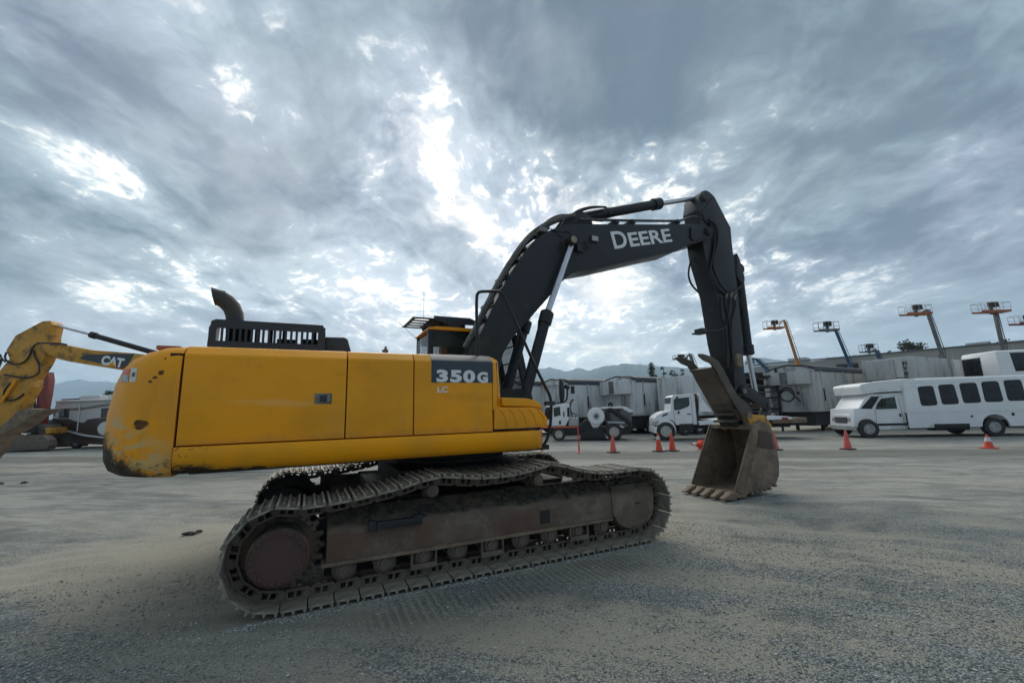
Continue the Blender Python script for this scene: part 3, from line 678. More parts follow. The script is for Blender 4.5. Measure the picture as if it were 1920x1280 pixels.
# falling-object guard over the cab
zg, yg = 3.10, .56
guard = part('roof_guard', MB().box(-.06, .56, yg, YC1+.02, zg+.035, zg+.05), 'blackm', ex)
sidep = [(-.06, zg-.02), (-.10, zg+.055), (.50, zg+.055), (.60, zg+.02), (.56, zg-.06), (.40, zg-.06), (.34, zg-.10), (.16, zg-.10), (.12, zg-.06)]
for y_ in (yg-.03, YC1): part('guard_side', MB().prism(sidep, y_, y_+.03), 'blackm', guard, bevel=.004)
part('guard_bracket', MB().box(.02, .10, .7, .76, zr+.05, zg+.035), 'blackm', guard); part('guard_bracket', MB().box(.40, .48, .7, .76, zr+.05, zg+.035), 'blackm', guard)
part('lamp_bar', MB().box(-.10, .02, .70, 1.3, zr+.02, zr+.12), 'dark', guard, bevel=.02)
part('guard_visor', MB().box(-.42, -.36, yg, YC1+.02, zg+.012, zg+.02), 'blackm', guard)
part('guard_visor', MB().box(-.13, -.06, yg, YC1+.02, zg+.012, zg+.02), 'blackm', guard)
vb_ = MB().box(-.36, -.13, -.05, .05, zg+.012, zg+.02).mesh('visor_slat', 0)
for k in range(5): link('visor_slat', vb_, 'blackm', guard, loc=(0, yg+.05+k*(YC1+.02-yg-.10)/4, 0))
part('guard_arm', MB().box(.58, .95, yg-.02, yg+.05, zg-.05, zg+.0), 'thumb', ex)
ax, az = E0.at(794.5, 592, .8)
part('antenna', MB().cyl((ax, .8, az-.05), (ax, .8, E0.at(794.5, 548, .8)[1]), .003, n=6), 'dark', ex)
part('antenna', MB().tube([E0.p3(746, 603, 1.3), E0.p3(780, 634, 1.3)], .003, 6), 'dark', ex)
# guard bars on the cab front
for k in range(5):
    f_ = .12+.19*k; zz = 1.5+(zr-1.5)*f_; xx = cx1+.02-(.32)*f_
    part('screen_bar', MB().box(xx, xx+.02, YC0, YC1, zz, zz+.02), 'black', ex)
part('screen_rail', post(cx1+.03, cx1-.29, 1.4, zr, YC0+.0, .04), 'black', ex)
part('screen_rail', post(cx1+.03, cx1-.29, 1.4, zr, YC1-.04, .04), 'black', ex)

# ---------------- boom
BH = .26
up_px = [(868, 700), (880, 670), (900, 627), (922, 580), (947, 532), (958, 511), (972, 490), (985, 470), (1000, 452), (1015, 441), (1030, 432), (1045, 425.5), (1060, 422), (1090, 420), (1260, 420.5), (1283, 419.5), (1300, 420), (1316, 421), (1330, 425), (1337, 434), (1334, 445), (1321, 451)]
lo_px = [(1293, 458), (1267, 471), (1220, 480.5), (1170, 492), (1125, 502), (1102, 505.5), (1085, 508), (1072, 514), (1063, 520), (1055, 527), (1045, 538), (1035, 550), (1000, 590), (960, 635), (944, 662), (937, 690), (934, 715), (915, 740), (885, 738)]
bo = E0.poly(up_px+lo_px, -BH)
boom = part('boom', MB().prism(bo, -BH, BH), 'black', ex, bevel=.012)
# proud weld doubler at the tip
tp = E0.poly([(1296, 425), (1318, 423), (1331, 428), (1336, 436), (1330, 446), (1302, 451), (1296, 446)], -BH-.03)
part('tip_plate', MB().prism(tp, -BH-.03, -BH), 'black', boom, bevel=.008); part('tip_plate', MB().prism(tp, BH, BH+.03), 'black', boom, bevel=.008)
pc = E0.p3(1329, 433, -BH-.05)
part('pin_boss', MB().lathe((pc[0], -BH-.085, pc[2]), (0, 1, 0), [(0, .05), (0, .085), (.02, .095), (.06, .1)]), 'dark', boom, ang=35)
for s_ in (-1, 1):
    bc = E0.p3(1076, 449, -BH-.2)
    ob = MB().lathe((bc[0], s_*(BH+.0), bc[2]), (0, s_, 0), [(0, .15), (.02, .13), (.05, .085), (.20, .085), (.205, .075)])
    part('cylinder_boss', ob, 'dark', boom, ang=35)
    part('pin_end', MB().lathe((bc[0], s_*(BH+.205), bc[2]), (0, s_, 0), [(0, .055), (.01, .052), (.012, .02), (.006, .018)]), 'brass', boom, ang=30)
# DEERE on the boom, both letters sizes as painted
YB = -BH-.0015
xD, zD = E0.at(1152.5, 466, YB); xE, zE = E0.at(1261, 452.5, YB); an = math.atan2(zE-zD, xE-xD)
hD = E0.at(1146, 433, YB)[1]-zD; wD = E0.at(1180, 462, YB)[0]-xD
text('D', hD/.72, 'white', boom, xD, zD, YB, ang=an, bold=.008, width=wD*.97, ext=.001)
# smaller capitals
x2, z2 = E0.at(1182.5, 462, YB); h2 = E0.at(1180, 435.5, YB)[1]-z2
text('EERE', h2/.72*.97, 'white', boom, x2, z2, YB, ang=an, bold=.008, width=math.hypot(xE-x2, zE-z2), ext=.001)
# work light
wx_, wz_ = E0.at(1114, 448, -BH-.18)
wl = part('work_light', MB().box(wx_-.075, wx_+.075, -BH-.20, -BH-.12, wz_-.055, wz_+.055), 'blackm', boom, bevel=.012)
part('lens', MB().box(wx_-.055, wx_+.066, -BH-.206, -BH-.198, wz_-.038, wz_+.042), 'lamp', wl)
part('bracket', MB().tube([(wx_-.02, -BH-.14, wz_-.05), (wx_-.08, -BH-.12, wz_-.13), (wx_-.18, -BH-.02, wz_-.13)], .016, 8).box(wx_-.26, wx_-.13, -BH-.06, -BH, wz_-.20, wz_-.07), 'blackm', wl)
# hydraulic pipes along the back of the boom
bk = [(878, 655), (897, 622), (919, 575), (944, 527), (968, 487), (996, 448), (1026, 427), (1056, 415), (1080, 411)]
for k, (off, yy, rr_) in enumerate(((4, -.20, .016), (9, -.14, .018), (14, -.22, .018), (10, .05, .016), (12, .16, .018))):
    pts = []
    for i, (px, py) in enumerate(bk):
        a = bk[max(i-1, 0)]; b__ = bk[min(i+1, len(bk)-1)]; tx, ty = b__[0]-a[0], b__[1]-a[1]; L = math.hypot(tx, ty)
        pts.append(E0.p3(px+ty/L*off*.75, py-tx/L*off*.75, yy))
    part('hydraulic_pipe', MB().tube(pts, rr_, 8, 2), 'pipe' if k in (1, 2, 3) else 'black', boom)
for px, py in ((893, 627), (908, 596), (922, 566), (938, 535), (950, 514), (968, 487), (983, 466), (1004, 442), (1026, 428)):
    a = V(E0.p3(px, py, -.2)); part('pipe_clamp', MB().box(a.x-.025, a.x+.02, -.25, .2, a.z-.03, a.z+.02), 'black', boom, bevel=.006)
# rubber hoses bulging over the bend
for pts, r_ in (([(1014, 431), (1024, 420), (1040, 408), (1058, 404), (1085, 407), (1105, 412), (1130, 414)], .022), ([(1010, 433), (1022, 417), (1042, 405), (1064, 402), (1090, 408)], .02),
               ([(1066, 408), (1080, 396), (1100, 389), (1120, 387), (1137, 389)], .018), ([(1062, 410), (1076, 401), (1096, 393), (1112, 389), (1135, 388)], .018), ([(1085, 404), (1110, 398), (1130, 393)], .015),
               ([(983, 478), (960, 480), (950, 505), (941, 520)], .016), ([(948, 512), (932, 535), (928, 548)], .018)):
    part('hose', MB().tube([E0.p3(*p, -.12) for p in pts], r_, 8, 3), 'rubber', boom)
part('hose_clamp', MB().box(*[c for c in (E0.at(1008, 434, -.2)[0], E0.at(1024, 430, -.2)[0])], -.26, .1, E0.at(1015, 436, -.2)[1], E0.at(1015, 428, -.2)[1]), 'pipe', boom)
# small grease lines on the boom side
part('grease_line', MB().tube([E0.p3(*p, -BH-.006) for p in ((1030, 428), (1052, 436), (1060, 433), (1070, 437), (1073, 446))], .006, 6, 2), 'rubber', boom)
part('grease_line', MB().tube([E0.p3(*p, -BH-.006) for p in ((1033, 430), (1048, 440), (1058, 452))], .005, 6, 2), 'rubber', boom)
# top pipes from bend to tip
for off, yy in ((0, -.20), (2.2, -.14)):
    part('hydraulic_pipe', MB().tube([E0.p3(px, py-off, yy) for px, py in ((1085, 412), (1120, 413.5), (1200, 415), (1262, 415.5), (1276, 415), (1288, 410), (1300, 407), (1315, 409), (1332, 412))], .015, 8, 2), 'pipe' if off else 'black', boom)
for px in (1155, 1186, 1270):
    a = V(E0.p3(px, 416, -.2)); part('pipe_clamp', MB().box(a.x-.04, a.x+.04, -.24, .15, a.z-.04, a.z+.035), 'black', boom, bevel=.005)
# ---------------- cylinders
def ram(name, p0, pc_, pe, rb, rrod, parent=ex, collar=1.28, eye=True):
    p0, pc_, pe = V(p0), V(pc_), V(pe); d = (pc_-p0).normalized()
    o_ = part(name, MB().lathe(p0, d, [(0, rb*.6), (.01, rb*.92), (.04, rb), ((pc_-p0).length-.22, rb), ((pc_-p0).length-.215, rb*collar), ((pc_-p0).length-.03, rb*collar), ((pc_-p0).length-.0, rb*.9)]), 'black', parent, ang=35)
    part('rod', MB().cyl(pc_-d*.05, pe, rrod, n=24), 'chrome', o_)
    mb = MB()
    part('rod_eye', MB().cyl(pe+V((0, -.09, 0)), pe+V((0, .09, 0)), rrod*1.9, n=20), 'black', o_); part('base_eye', MB().cyl(p0+V((0, -.09, 0)), p0+V((0, .09, 0)), rb*1.05, n=20), 'black', o_)
    n = d.cross(V((0, 1, 0))).normalized()
    return o_
yc = BH+.10
for s_ in (-1, 1):
    yy = s_*yc
    q0 = E0.p3(975, 775, -yc); q1 = E0.p3(1027, 583, -yc); q2 = E0.p3(1074, 452, -yc)
    oc = ram('boom_cylinder', (q0[0], yy, q0[2]), (q1[0], yy, q1[2]), (q2[0], yy, q2[2]), .083, .048)
    f1_, f2_ = E0.p3(1011, 596, -yc), E0.p3(1009, 640, -yc)
    part('feed_pipe', MB().tube([(E0.p3(1018, 592, -yc)[0], yy, E0.p3(1018, 592, -yc)[2]), (f1_[0], yy, f1_[2]), (E0.p3(1009, 612, -yc)[0], yy, E0.p3(1009, 612, -yc)[2]), (f2_[0], yy, f2_[2]), (E0.p3(992, 700, -yc)[0], yy, E0.p3(992, 700, -yc)[2])], .013, 8, 2), 'rubber', oc)
q0, q1, q2 = E0.p3(1085, 409, 0), E0.p3(1238, 381.5, 0), E0.p3(1319, 369, 0)
ram('arm_cylinder', q0, q1, q2, .092, .052)
for y_ in (-.14, .11): part('cylinder_lug', MB().prism(E0.poly([(1050, 424), (1066, 402), (1090, 396), (1108, 405), (1112, 424)], -.14), y_, y_+.03), 'black', boom, bevel=.01)
part('cylinder_band', MB().cyl(V(q0).lerp(V(q1), .30), V(q0).lerp(V(q1), .34), .10, n=24), 'black', ex)

# ---------------- arm
AH = .20
ar_px = [(1312, 367), (1316, 359), (1322, 357), (1329, 359), (1337, 366), (1340, 369), (1370, 427), (1372, 452), (1374, 480), (1377, 510), (1381, 528), (1384, 548), (1388, 600), (1392, 650), (1396, 700), (1401, 730), (1408, 765), (1404, 786), (1390, 778), (1383, 745), (1358, 640), (1343, 551), (1331, 510), (1322, 480), (1318, 455), (1314, 420), (1312, 400), (1309, 392)]
arm = part('arm', MB().prism(E0.poly(ar_px, -AH), -AH, AH), 'black', ex, bevel=.010)
sp_px = [(1316, 398), (1338, 368), (1370, 427), (1372, 452), (1377, 497), (1381, 530), (1378, 542), (1370, 546), (1360, 542), (1350, 530), (1341, 512), (1334, 490), (1336, 462), (1343, 447), (1338, 425), (1322, 415)]
part('arm_side_plate', MB().prism(E0.poly(sp_px, -AH-.02), -AH-.02, -AH), 'black', arm, bevel=.006)
part('arm_side_plate', MB().prism(E0.poly(sp_px, -AH-.02), AH, AH+.02), 'black', arm, bevel=.006)
ec = E0.p3(1323, 368, -AH-.05)
part('pin_boss', MB().lathe((ec[0], -AH-.05, ec[2]), (0, 1, 0), [(0, .03), (0, .075), (.012, .08), (.05, .10)]).lathe((ec[0], -AH-.056, ec[2]), (0, 1, 0), [(0, .015), (.006, .03)]), 'blackm', arm, ang=35)
part('pin_boss', MB().lathe((ec[0], AH+.05, ec[2]), (0, -1, 0), [(0, .03), (0, .075), (.012, .08), (.05, .10)]), 'blackm', arm, ang=35)
part('weld_edge', MB().tube([E0.p3(1338, 369, -AH-.008), E0.p3(1313, 402, -AH-.008)], .012, 6), 'dark', arm)
# bucket cylinder mount and cylinder on the back
part('cylinder_lug', MB().prism(E0.poly([(1373, 478), (1378, 490), (1387, 522), (1387, 530), (1380, 533), (1372, 520)], 0.), -.12, .12), 'black', arm, bevel=.012)
q0, q1, q2 = E0.p3(1383, 505, .0), E0.p3(1403, 666, 0.), E0.p3(1419, 748, 0)
ram('bucket_cylinder', q0, q1, q2, .098, .05)
# hoses on the arm
for pts, r_, yy in (([(1296, 486), (1291, 505), (1291, 520), (1297, 535), (1310, 548)], .02, 0.1), ([(1329, 411), (1342, 420), (1348, 440), (1344, 465), (1338, 483), (1337, 498), (1344, 520), (1352, 535), (1363, 547)], .019, -AH-.05),
                    ([(1331, 416), (1338, 432), (1341, 455), (1336, 480), (1332, 500), (1336, 525), (1348, 543), (1362, 551)], .019, -AH-.04),
                    ([(1360, 548), (1372, 547), (1384, 541), (1394, 534)], .022, -AH-.03), ([(1360, 557), (1360, 575), (1368, 600), (1369, 640), (1375, 680), (1378, 720)], .014, -AH-.02),
                    ([(1379, 560), (1379, 580), (1372, 600), (1371, 620), (1374, 660), (1372, 690)], .014, -AH-.02), ([(1369, 556), (1366, 590), (1362, 612), (1352, 620)], .012, -AH-.02),
                    ([(1352, 556), (1352, 590), (1360, 612), (1364, 650), (1366, 690)], .012, -AH-.02), ([(1318, 623), (1326, 621), (1340, 621), (1352, 618), (1360, 612)], .018, -AH-.04),
                    ([(1384, 715), (1380, 728), (1375, 740), (1370, 745)], .016, -AH-.06)):
    part('hose', MB().tube([E0.p3(*p, yy) for p in pts], r_, 8, 3), 'rubber', arm)
for px, py in ((1362, 553), (1371, 551), (1378, 556)):
    part('hose_fitting', MB().tube([E0.p3(px, py+6, -AH-.03), E0.p3(px, py, -AH-.03), E0.p3(px+3, py-2, -AH-.03)], .012, 8), 'brass', arm)
a = V(E0.p3(1323, 622, -AH))
part('hose_bracket', MB().box(a.x-.10, a.x+.12, -AH+.02, .05, a.z-.02, a.z+.01).box(a.x-.02, a.x+.10, -AH+.05, .05, a.z+.01, a.z+.09), 'blackm', arm, bevel=.01)
part('valve_block', MB().box(*sorted((E0.at(1376, 680, -AH)[0], E0.at(1386, 680, -AH)[0])), -AH-.08, -AH, E0.at(1380, 688, -AH)[1], E0.at(1380, 664, -AH)[1]), 'steel', arm, bevel=.01)
# ---------------- linkage
lp = [E0.poly([(1386, 728), (1398, 722), (1436, 745), (1446, 756), (1443, 770), (1434, 768), (1408, 750), (1390, 742)], -.24), E0.poly([(1434, 750), (1446, 758), (1430, 800), (1412, 806), (1408, 796)], -.30)]
for s_ in (-1, 1):
    y0_, y1_ = (-.27, -.23) if s_ < 0 else (.23, .27); part('guide_link', MB().prism(lp[0], y0_, y1_), 'black', ex, bevel=.012)
    y0_, y1_ = (-.22, -.16) if s_ < 0 else (.16, .22); part('bucket_link', MB().prism(E0.poly([(1434, 750), (1446, 757), (1434, 786), (1424, 806), (1412, 800), (1424, 778)], -.2), y0_, y1_), 'black', ex, bevel=.012)
    c1 = E0.p3(1392, 733, -.24); c2 = E0.p3(1440, 759, -.24)
part('link_pin', MB().cyl((c2[0], -.31, c2[2]), (c2[0], .31, c2[2]), .055, n=20), 'pipe', ex)
part('link_pin', MB().cyl((c1[0], -.30, c1[2]), (c1[0], .30, c1[2]), .05, n=20), 'pipe', ex)
c3 = E0.p3(1404, 779, -.3)
part('bucket_pin', MB().cyl((c3[0], -.33, c3[2]), (c3[0], .33, c3[2]), .06, n=20), 'steel', ex)

# ---------------- bucket
BW = .46
side = [(1411, 797), (1432, 790), (1444, 797), (1450, 812), (1456, 838), (1461, 866), (1461, 890), (1455, 907), (1440, 916), (1418, 922), (1395, 928), (1380, 921)]
sp_ = E0.poly(side, -BW)
sp_ = [(x_, max(z_, .03)) for x_, z_ in sp_]
# wrapper plate: follow the outline from the top round the heel to the lip
wr = sp_[0:11]
mbw = MB(); inner_ = []
cxm = sum(p[0] for p in wr)/len(wr)-.25; czm = sum(p[1] for p in wr)/len(wr)
inn = [(x_+(cxm-x_)*.06, z_+(czm-z_)*.06) for x_, z_ in wr]
bucket = part('bucket', MB().prism(wr+inn[::-1], -BW+.03, BW-.03), 'steel', ex, bevel=.006)
for y_ in (-BW, BW-.03): part('side_plate', MB().prism(sp_, y_, y_+.03), 'steel', bucket, bevel=.008)
# side cutter strip, with weld beads
ct = E0.poly([(1411, 797), (1421, 800), (1418, 836), (1402, 878), (1394, 926), (1378, 921)], -BW-.025)
ct = [(a, max(b__, .03)) for a, b__ in ct]
sc1 = part('side_cutter', MB().prism(ct, -BW-.025, -BW), 'steel', bucket, bevel=.006); part('side_cutter', MB().prism(ct, BW, BW+.025), 'steel', bucket, bevel=.006)
bead = MB()
for k in range(15):
    for j in range(4):
        f_ = k/14; px = 1404-f_*20 + j*4.2; py = 845+f_*68 + j*.7; a = V(E0.p3(px, py, -BW-.026)); bead.box(a.x-.022, a.x+.022, -BW-.033, -BW-.024, a.z-.007, a.z+.006)
part('wear_beads', bead, 'steel', sc1)
bead = MB()
for k in range(13):
    for j in range(3):
        f_ = k/12; a = V(E0.p3(1347-f_*28 + j*4.5, 832+f_*72, BW-.031)); bead.box(a.x-.02, a.x+.02, BW-.04, BW-.030, a.z-.006, a.z+.006)
part('wear_beads', bead, 'steel', bucket)
part('wear_plate', MB().prism(E0.poly([(1424, 806), (1447, 812), (1451, 842), (1421, 838)], -BW-.012), -BW-.012, -BW), 'lid', bucket, bevel=.003)
# lip and teeth
lipx = sp_[-1][0]
part('cutting_edge', MB().prism([(lipx-.16, .025), (lipx+.25, .02), (lipx+.25, .06), (lipx-.02, .09), (lipx-.14, .055)], -BW-.02, BW+.02), 'steel', bucket, bevel=.01)
tooth = MB().loft([[V((0, -.075, 0)), V((0, .075, 0)), V((0, .075, .13)), V((0, -.075, .13))], [V((-.12, -.07, 0)), V((-.12, .07, 0)), V((-.12, .07, .13)), V((-.12, -.07, .13))], [V((-.15, -.055, .01)), V((-.15, .055, .01)), V((-.15, .055, .10)), V((-.15, -.055, .10))], [V((-.30, -.045, .02)), V((-.30, .045, .02)), V((-.30, .045, .045)), V((-.30, -.045, .045))]]).mesh('tooth', .014, 2)
for k in range(5): link('tooth', tooth, 'steel', bucket, loc=(lipx-.04+.015*(k % 2), -BW+.04+k*(2*BW-.08)/4, .0))
nub = MB().loft([[V((-.03, -.03, -.03)), V((.03, -.03, -.03)), V((.03, .04, -.03)), V((-.03, .04, -.03))], [V((-.035, -.035, .02)), V((.035, -.035, .02)), V((.035, .04, .02)), V((-.035, .04, .02))]]).mesh('heel_nub', .012, 2)
for px, py in ((1409, 923), (1418, 921), (1426, 919), (1434, 917), (1442, 915), (1452, 909)):
    a = E0.at(px, py, -BW-.01); link('heel_nub', nub, 'steel', bucket, loc=(a[0], -BW-.01, max(a[1], .035)))
# ears
ears = E0.poly([(1400, 782), (1412, 777), (1432, 778), (1446, 798), (1440, 806), (1422, 802), (1409, 808)], -.30)
for s_ in (-1, 1): part('bucket_ear', MB().prism(ears, s_*.30-.025, s_*.30+.025), 'yellow2', bucket, bevel=.01)
part('bucket_crossbar', MB().box(sp_[0][0]-.02, sp_[0][0]+.16, -BW+.03, BW-.03, sp_[0][1]-.08, sp_[0][1]-.02), 'steel', bucket, bevel=.01)
# ---------------- thumb
TW = .29
tn = [(1311, 663), (1318, 663), (1335, 668), (1347, 677), (1357, 692), (1372, 722), (1384, 742), (1402, 757), (1412, 775), (1420, 790), (1424, 800), (1412, 806), (1400, 800), (1390, 778), (1378, 758), (1367, 738), (1352, 712), (1344, 695), (1334, 681), (1321, 675), (1313, 668)]
fc = [(1338, 683), (1347, 691), (1356, 707), (1371, 731), (1383, 752), (1395, 780), (1390, 783), (1377, 757), (1366, 736), (1351, 710), (1343, 695), (1334, 686)]
thumb = part('thumb', MB().prism(E0.poly([(x_-1, y_+4) for x_, y_ in fc], -TW+.02), -TW+.045, TW-.045), 'thumb', ex, bevel=.004)
for y_ in (-TW, TW-.045): part('tine_plate', MB().prism(E0.poly(tn, -TW), y_, y_+.045), 'thumb', thumb, bevel=.008)
part('thumb_body', MB().prism(E0.poly([(1374, 757), (1386, 752), (1402, 780), (1408, 800), (1382, 800), (1378, 780)], -.2), -.17, .17), 'dark', thumb, bevel=.01)
for k_ in range(3): part('thumb_web', MB().prism(E0.poly([(1372, 762+k_*13), (1384+k_*5, 758+k_*13), (1387+k_*5, 762+k_*13), (1373, 766+k_*13)], -.22), -.2, .2), 'thumb', thumb, bevel=.004)
part('thumb_rib', MB().prism(E0.poly([(1346, 697), (1350, 701), (1348, 704), (1344, 700)], -TW+.045), -TW+.045, TW-.045), 'thumb', thumb)
part('thumb_rib', MB().prism(E0.poly([(1377, 757), (1381, 763), (1377, 769), (1372, 760)], -TW+.045), -TW+.045, TW-.045), 'thumb', thumb)
hc = E0.p3(1388, 740, -TW); part('thumb_hole_shade', MB().cyl((hc[0], -TW-.003, hc[2]), (hc[0], -TW+.01, hc[2]), .035, n=16), 'dark', thumb)  # dark disc laid on the plate as the shade of a hole
pc2 = E0.p3(1424, 793, -TW); part('thumb_pin', MB().cyl((pc2[0]-.08, -TW-.05, pc2[2]), (pc2[0]-.08, TW+.05, pc2[2]), .07, n=20), 'steel', thumb)

# ---------------- handrail and mirror
hr = [(896, 668), (895, 640), (893.5, 590), (893.5, 556), (896, 549), (902, 546), (935, 546), (941, 549), (946, 557), (975, 622), (1005, 690), (1027, 733), (1032, 745), (1034, 762), (1033, 785), (1030, 812), (1022, 832), (1012, 838)]
rail = part('handrail', MB().tube([E0.p3(*p, -1.30) for p in hr], .019, 10, 2), 'black', ex)
part('mirror_arm', MB().tube([E0.p3(*p, -1.32) for p in ((1031, 757), (1053, 755), (1061, 752), (1063.5, 745), (1063.5, 728))], .011, 8, 2), 'black', rail)
mc = V(E0.p3(1054, 732, -1.30)); q = V((.97, -.10, 0)).normalized()
mr = part('mirror', MB().lathe(mc+V((.03, 0, 0)), (-.93, .36, 0), [(0, .03), (.005, .055), (.02, .075), (.05, .08), (.055, .07)], 24), 'blackm', rail, ang=35)
for vtx in mr.data.vertices: vtx.co.z = mc.z + (vtx.co.z-mc.z)*1.95
part('mirror_knuckle', MB().cyl(V(E0.p3(1060, 724, -1.32)), V(E0.p3(1066, 727, -1.32)), .028, n=12), 'blackm', rail)
part('rail_base', MB().box(*[E0.at(1024, 800, -1.3)[0], E0.at(1040, 800, -1.3)[0]], -1.33, -1.27, E0.at(1030, 760, -1.3)[1], E0.at(1030, 752, -1.3)[1]), 'blackm', rail)

# ---------------- turntable and undercarriage
part('upper_frame', MB().box(-2.75, .95, -1.12, 1.25, 1.15, 1.21), 'dark', ex)
for y_ in (-.40, .30): part('boom_bracket', MB().box(-.1, 1.05, y_, y_+.10, 1.2, 1.95), 'dark', ex)
part('floor_plate', MB().box(.1, .62, -1.2, .5, 1.2, 1.42), 'blackm', ex)
part('swing_bearing', MB().lathe((0, 0, 1.0), (0, 0, 1), [(0, .70), (.03, .74), (.06, .74), (.065, .68), (.12, .68), (.125, .78), (.16, .78)], 48), 'dark', ex, ang=30)
part('centre_frame', MB().prism([(-.85, -.85), (.85, -.85), (.85, .85), (-.85, .85)], .78, 1.0, 'z').box(-1.1, -.55, -1.15, 1.15, .45, .80).box(.55, 1.1, -1.15, 1.15, .45, .80).box(-.6, .6, -.6, .6, .5, .8), 'dark', ex, bevel=.03)
# track path (pin side of the shoe plates) traced from the slack upper run
SPx, SPz, IDx, IDz, RT = -1.985, .455, 2.02, .455, .415
top = [(-1.80, .832), (-1.60, .845), (-1.41, .86), (-1.21, .888), (-.99, .92), (-.77, .972), (-.60, 1.0), (-.46, .985), (-.33, .965), (-.13, .942), (.09, .942), (.30, .952), (.56, .99), (.72, 1.025), (.80, 1.01), (.95, .965), (1.14, .908), (1.35, .872), (1.53, .862), (1.71, .864)]
path = [(1.95, .042), (0, .036), (-1.90, .042)]
def arc_(cx, cz, r, a0, a1, n): return [(cx+r*math.cos(math.radians(a0+(a1-a0)*i/n)), cz+r*math.sin(math.radians(a0+(a1-a0)*i/n))) for i in range(n+1)]
clo = [(-1.7413, .04)] + [(-1.9, .042)] + arc_(SPx, SPz, RT, 265, 92, 18) + top + arc_(IDx, IDz, RT, 93, -90, 18) + [(1.9, .04), (-1.7413, .04)]
cl = [np.array(p) for p in clo]; ds = [0]
for a, b__ in zip(cl, cl[1:]): ds.append(ds[-1]+np.linalg.norm(b__-a))
NL = 50; pins = []
for k in range(NL):
    t_ = ds[-1]*k/NL; j = max(i for i in range(len(ds)) if ds[i] <= t_+1e-9); j = min(j, len(cl)-2)
    pins.append(cl[j]+(cl[j+1]-cl[j])*((t_-ds[j])/max(1e-9, ds[j+1]-ds[j])))
pit = ds[-1]/NL; print('pitch', pit)
hp = pit/2-.003
# shoe: x along travel, z outward
sh = [(-hp, .004), (-hp+.02, .010), (-.100, .010), (-.093, .038), (-.080, .038), (-.071, .012), (-.014, .012), (-.006, .036), (.007, .036), (.015, .012), (.062, .012), (.071, .038), (.084, .038), (.092, .012), (hp-.004, .006), (hp-.002, -.006), (hp-.02, -.004), (-hp+.004, -.006)]
shoe_mb = MB().prism(sh, -.30, .30)
for sx_ in (-.04, .04):
    for sy_ in (-.12, -.06, .06, .12): shoe_mb.box(sx_-.014, sx_+.014, sy_-.014, sy_+.014, .009, .024)
shoe_me = shoe_mb.mesh('track_shoe', .003, 1)
lk = MB()
for s_ in (-1, 1):
    y0_, y1_ = s_*.085-.018, s_*.085+.018
    o1 = [(-.125, -.075), (-.10, -.098), (.06, -.102), (.085, -.085), (.125, -.055), (.125, -.03), (.09, -.006), (-.09, -.006), (-.13, -.03), (-.135, -.055)]
    # side plate built round two windows: rails and webs
    lk.prism([(-.13, -.075), (-.10, -.10), (.07, -.10), (.10, -.078)], y0_, y1_); lk.box(-.115, .115, y0_, y1_, -.028, -.006)
    lk.prism([(-.135, -.04), (-.13, -.077), (-.058, -.079), (-.052, -.026), (-.12, -.026)], y0_, y1_)
    lk.prism([(-.012, -.026), (-.016, -.079), (.002, -.079), (.010, -.026)], y0_, y1_)
    lk.prism([(.052, -.026), (.048, -.079), (.100, -.079), (.125, -.06), (.125, -.035), (.10, -.026)], y0_, y1_)
    lk.cyl((-.095, s_*.085-.028, -.052), (-.095, s_*.085+.028, -.052), .030, n=14)
lk.cyl((-.095, -.11, -.052), (-.095, .11, -.052), .018, n=10); lk.cyl((.10, -.11, -.052), (.10, .11, -.052), .018, n=10)
link_me = lk.mesh('chain_link', .003, 1)
for side_ in (-1, 1):
    yc_ = side_*1.295
    for k in range(NL):
        a, b__ = pins[k], pins[(k+1) % NL]; m_ = (a+b__)/2; d = (b__-a); d /= np.linalg.norm(d)
        # outward = left/right of travel: path runs clockwise seen from -Y (rear arc up, top forward)
        X_ = V((d[0], 0, d[1])); Z_ = V((-d[1], 0, d[0]));  Y_ = Z_.cross(X_)
        mt = Matrix((X_, Y_, Z_)).transposed().to_4x4(); mt.translation = V((m_[0], yc_, m_[1]))
        link('track_shoe', shoe_me, 'shoe', ex, mtx=mt); link('chain_link', link_me, 'link', ex, mtx=mt)
def gear(cx, cz, y0, y1, r0, r1, n, holes=False):
    pts = []
    for k in range(n):
        a = 2*math.pi*k/n; w_ = 2*math.pi/n
        for f_, r in ((-.30, r0), (-.16, r1), (.16, r1), (.30, r0)): pts.append((cx+r*math.cos(a+w_*f_), cz+r*math.sin(a+w_*f_)))
    return MB().prism(pts, y0, y1)
bolt = MB().lathe((0, 0, 0), (0, -1, 0), [(0, .015), (.014, .015), (.018, .010)], 8).mesh('bolt', 0)
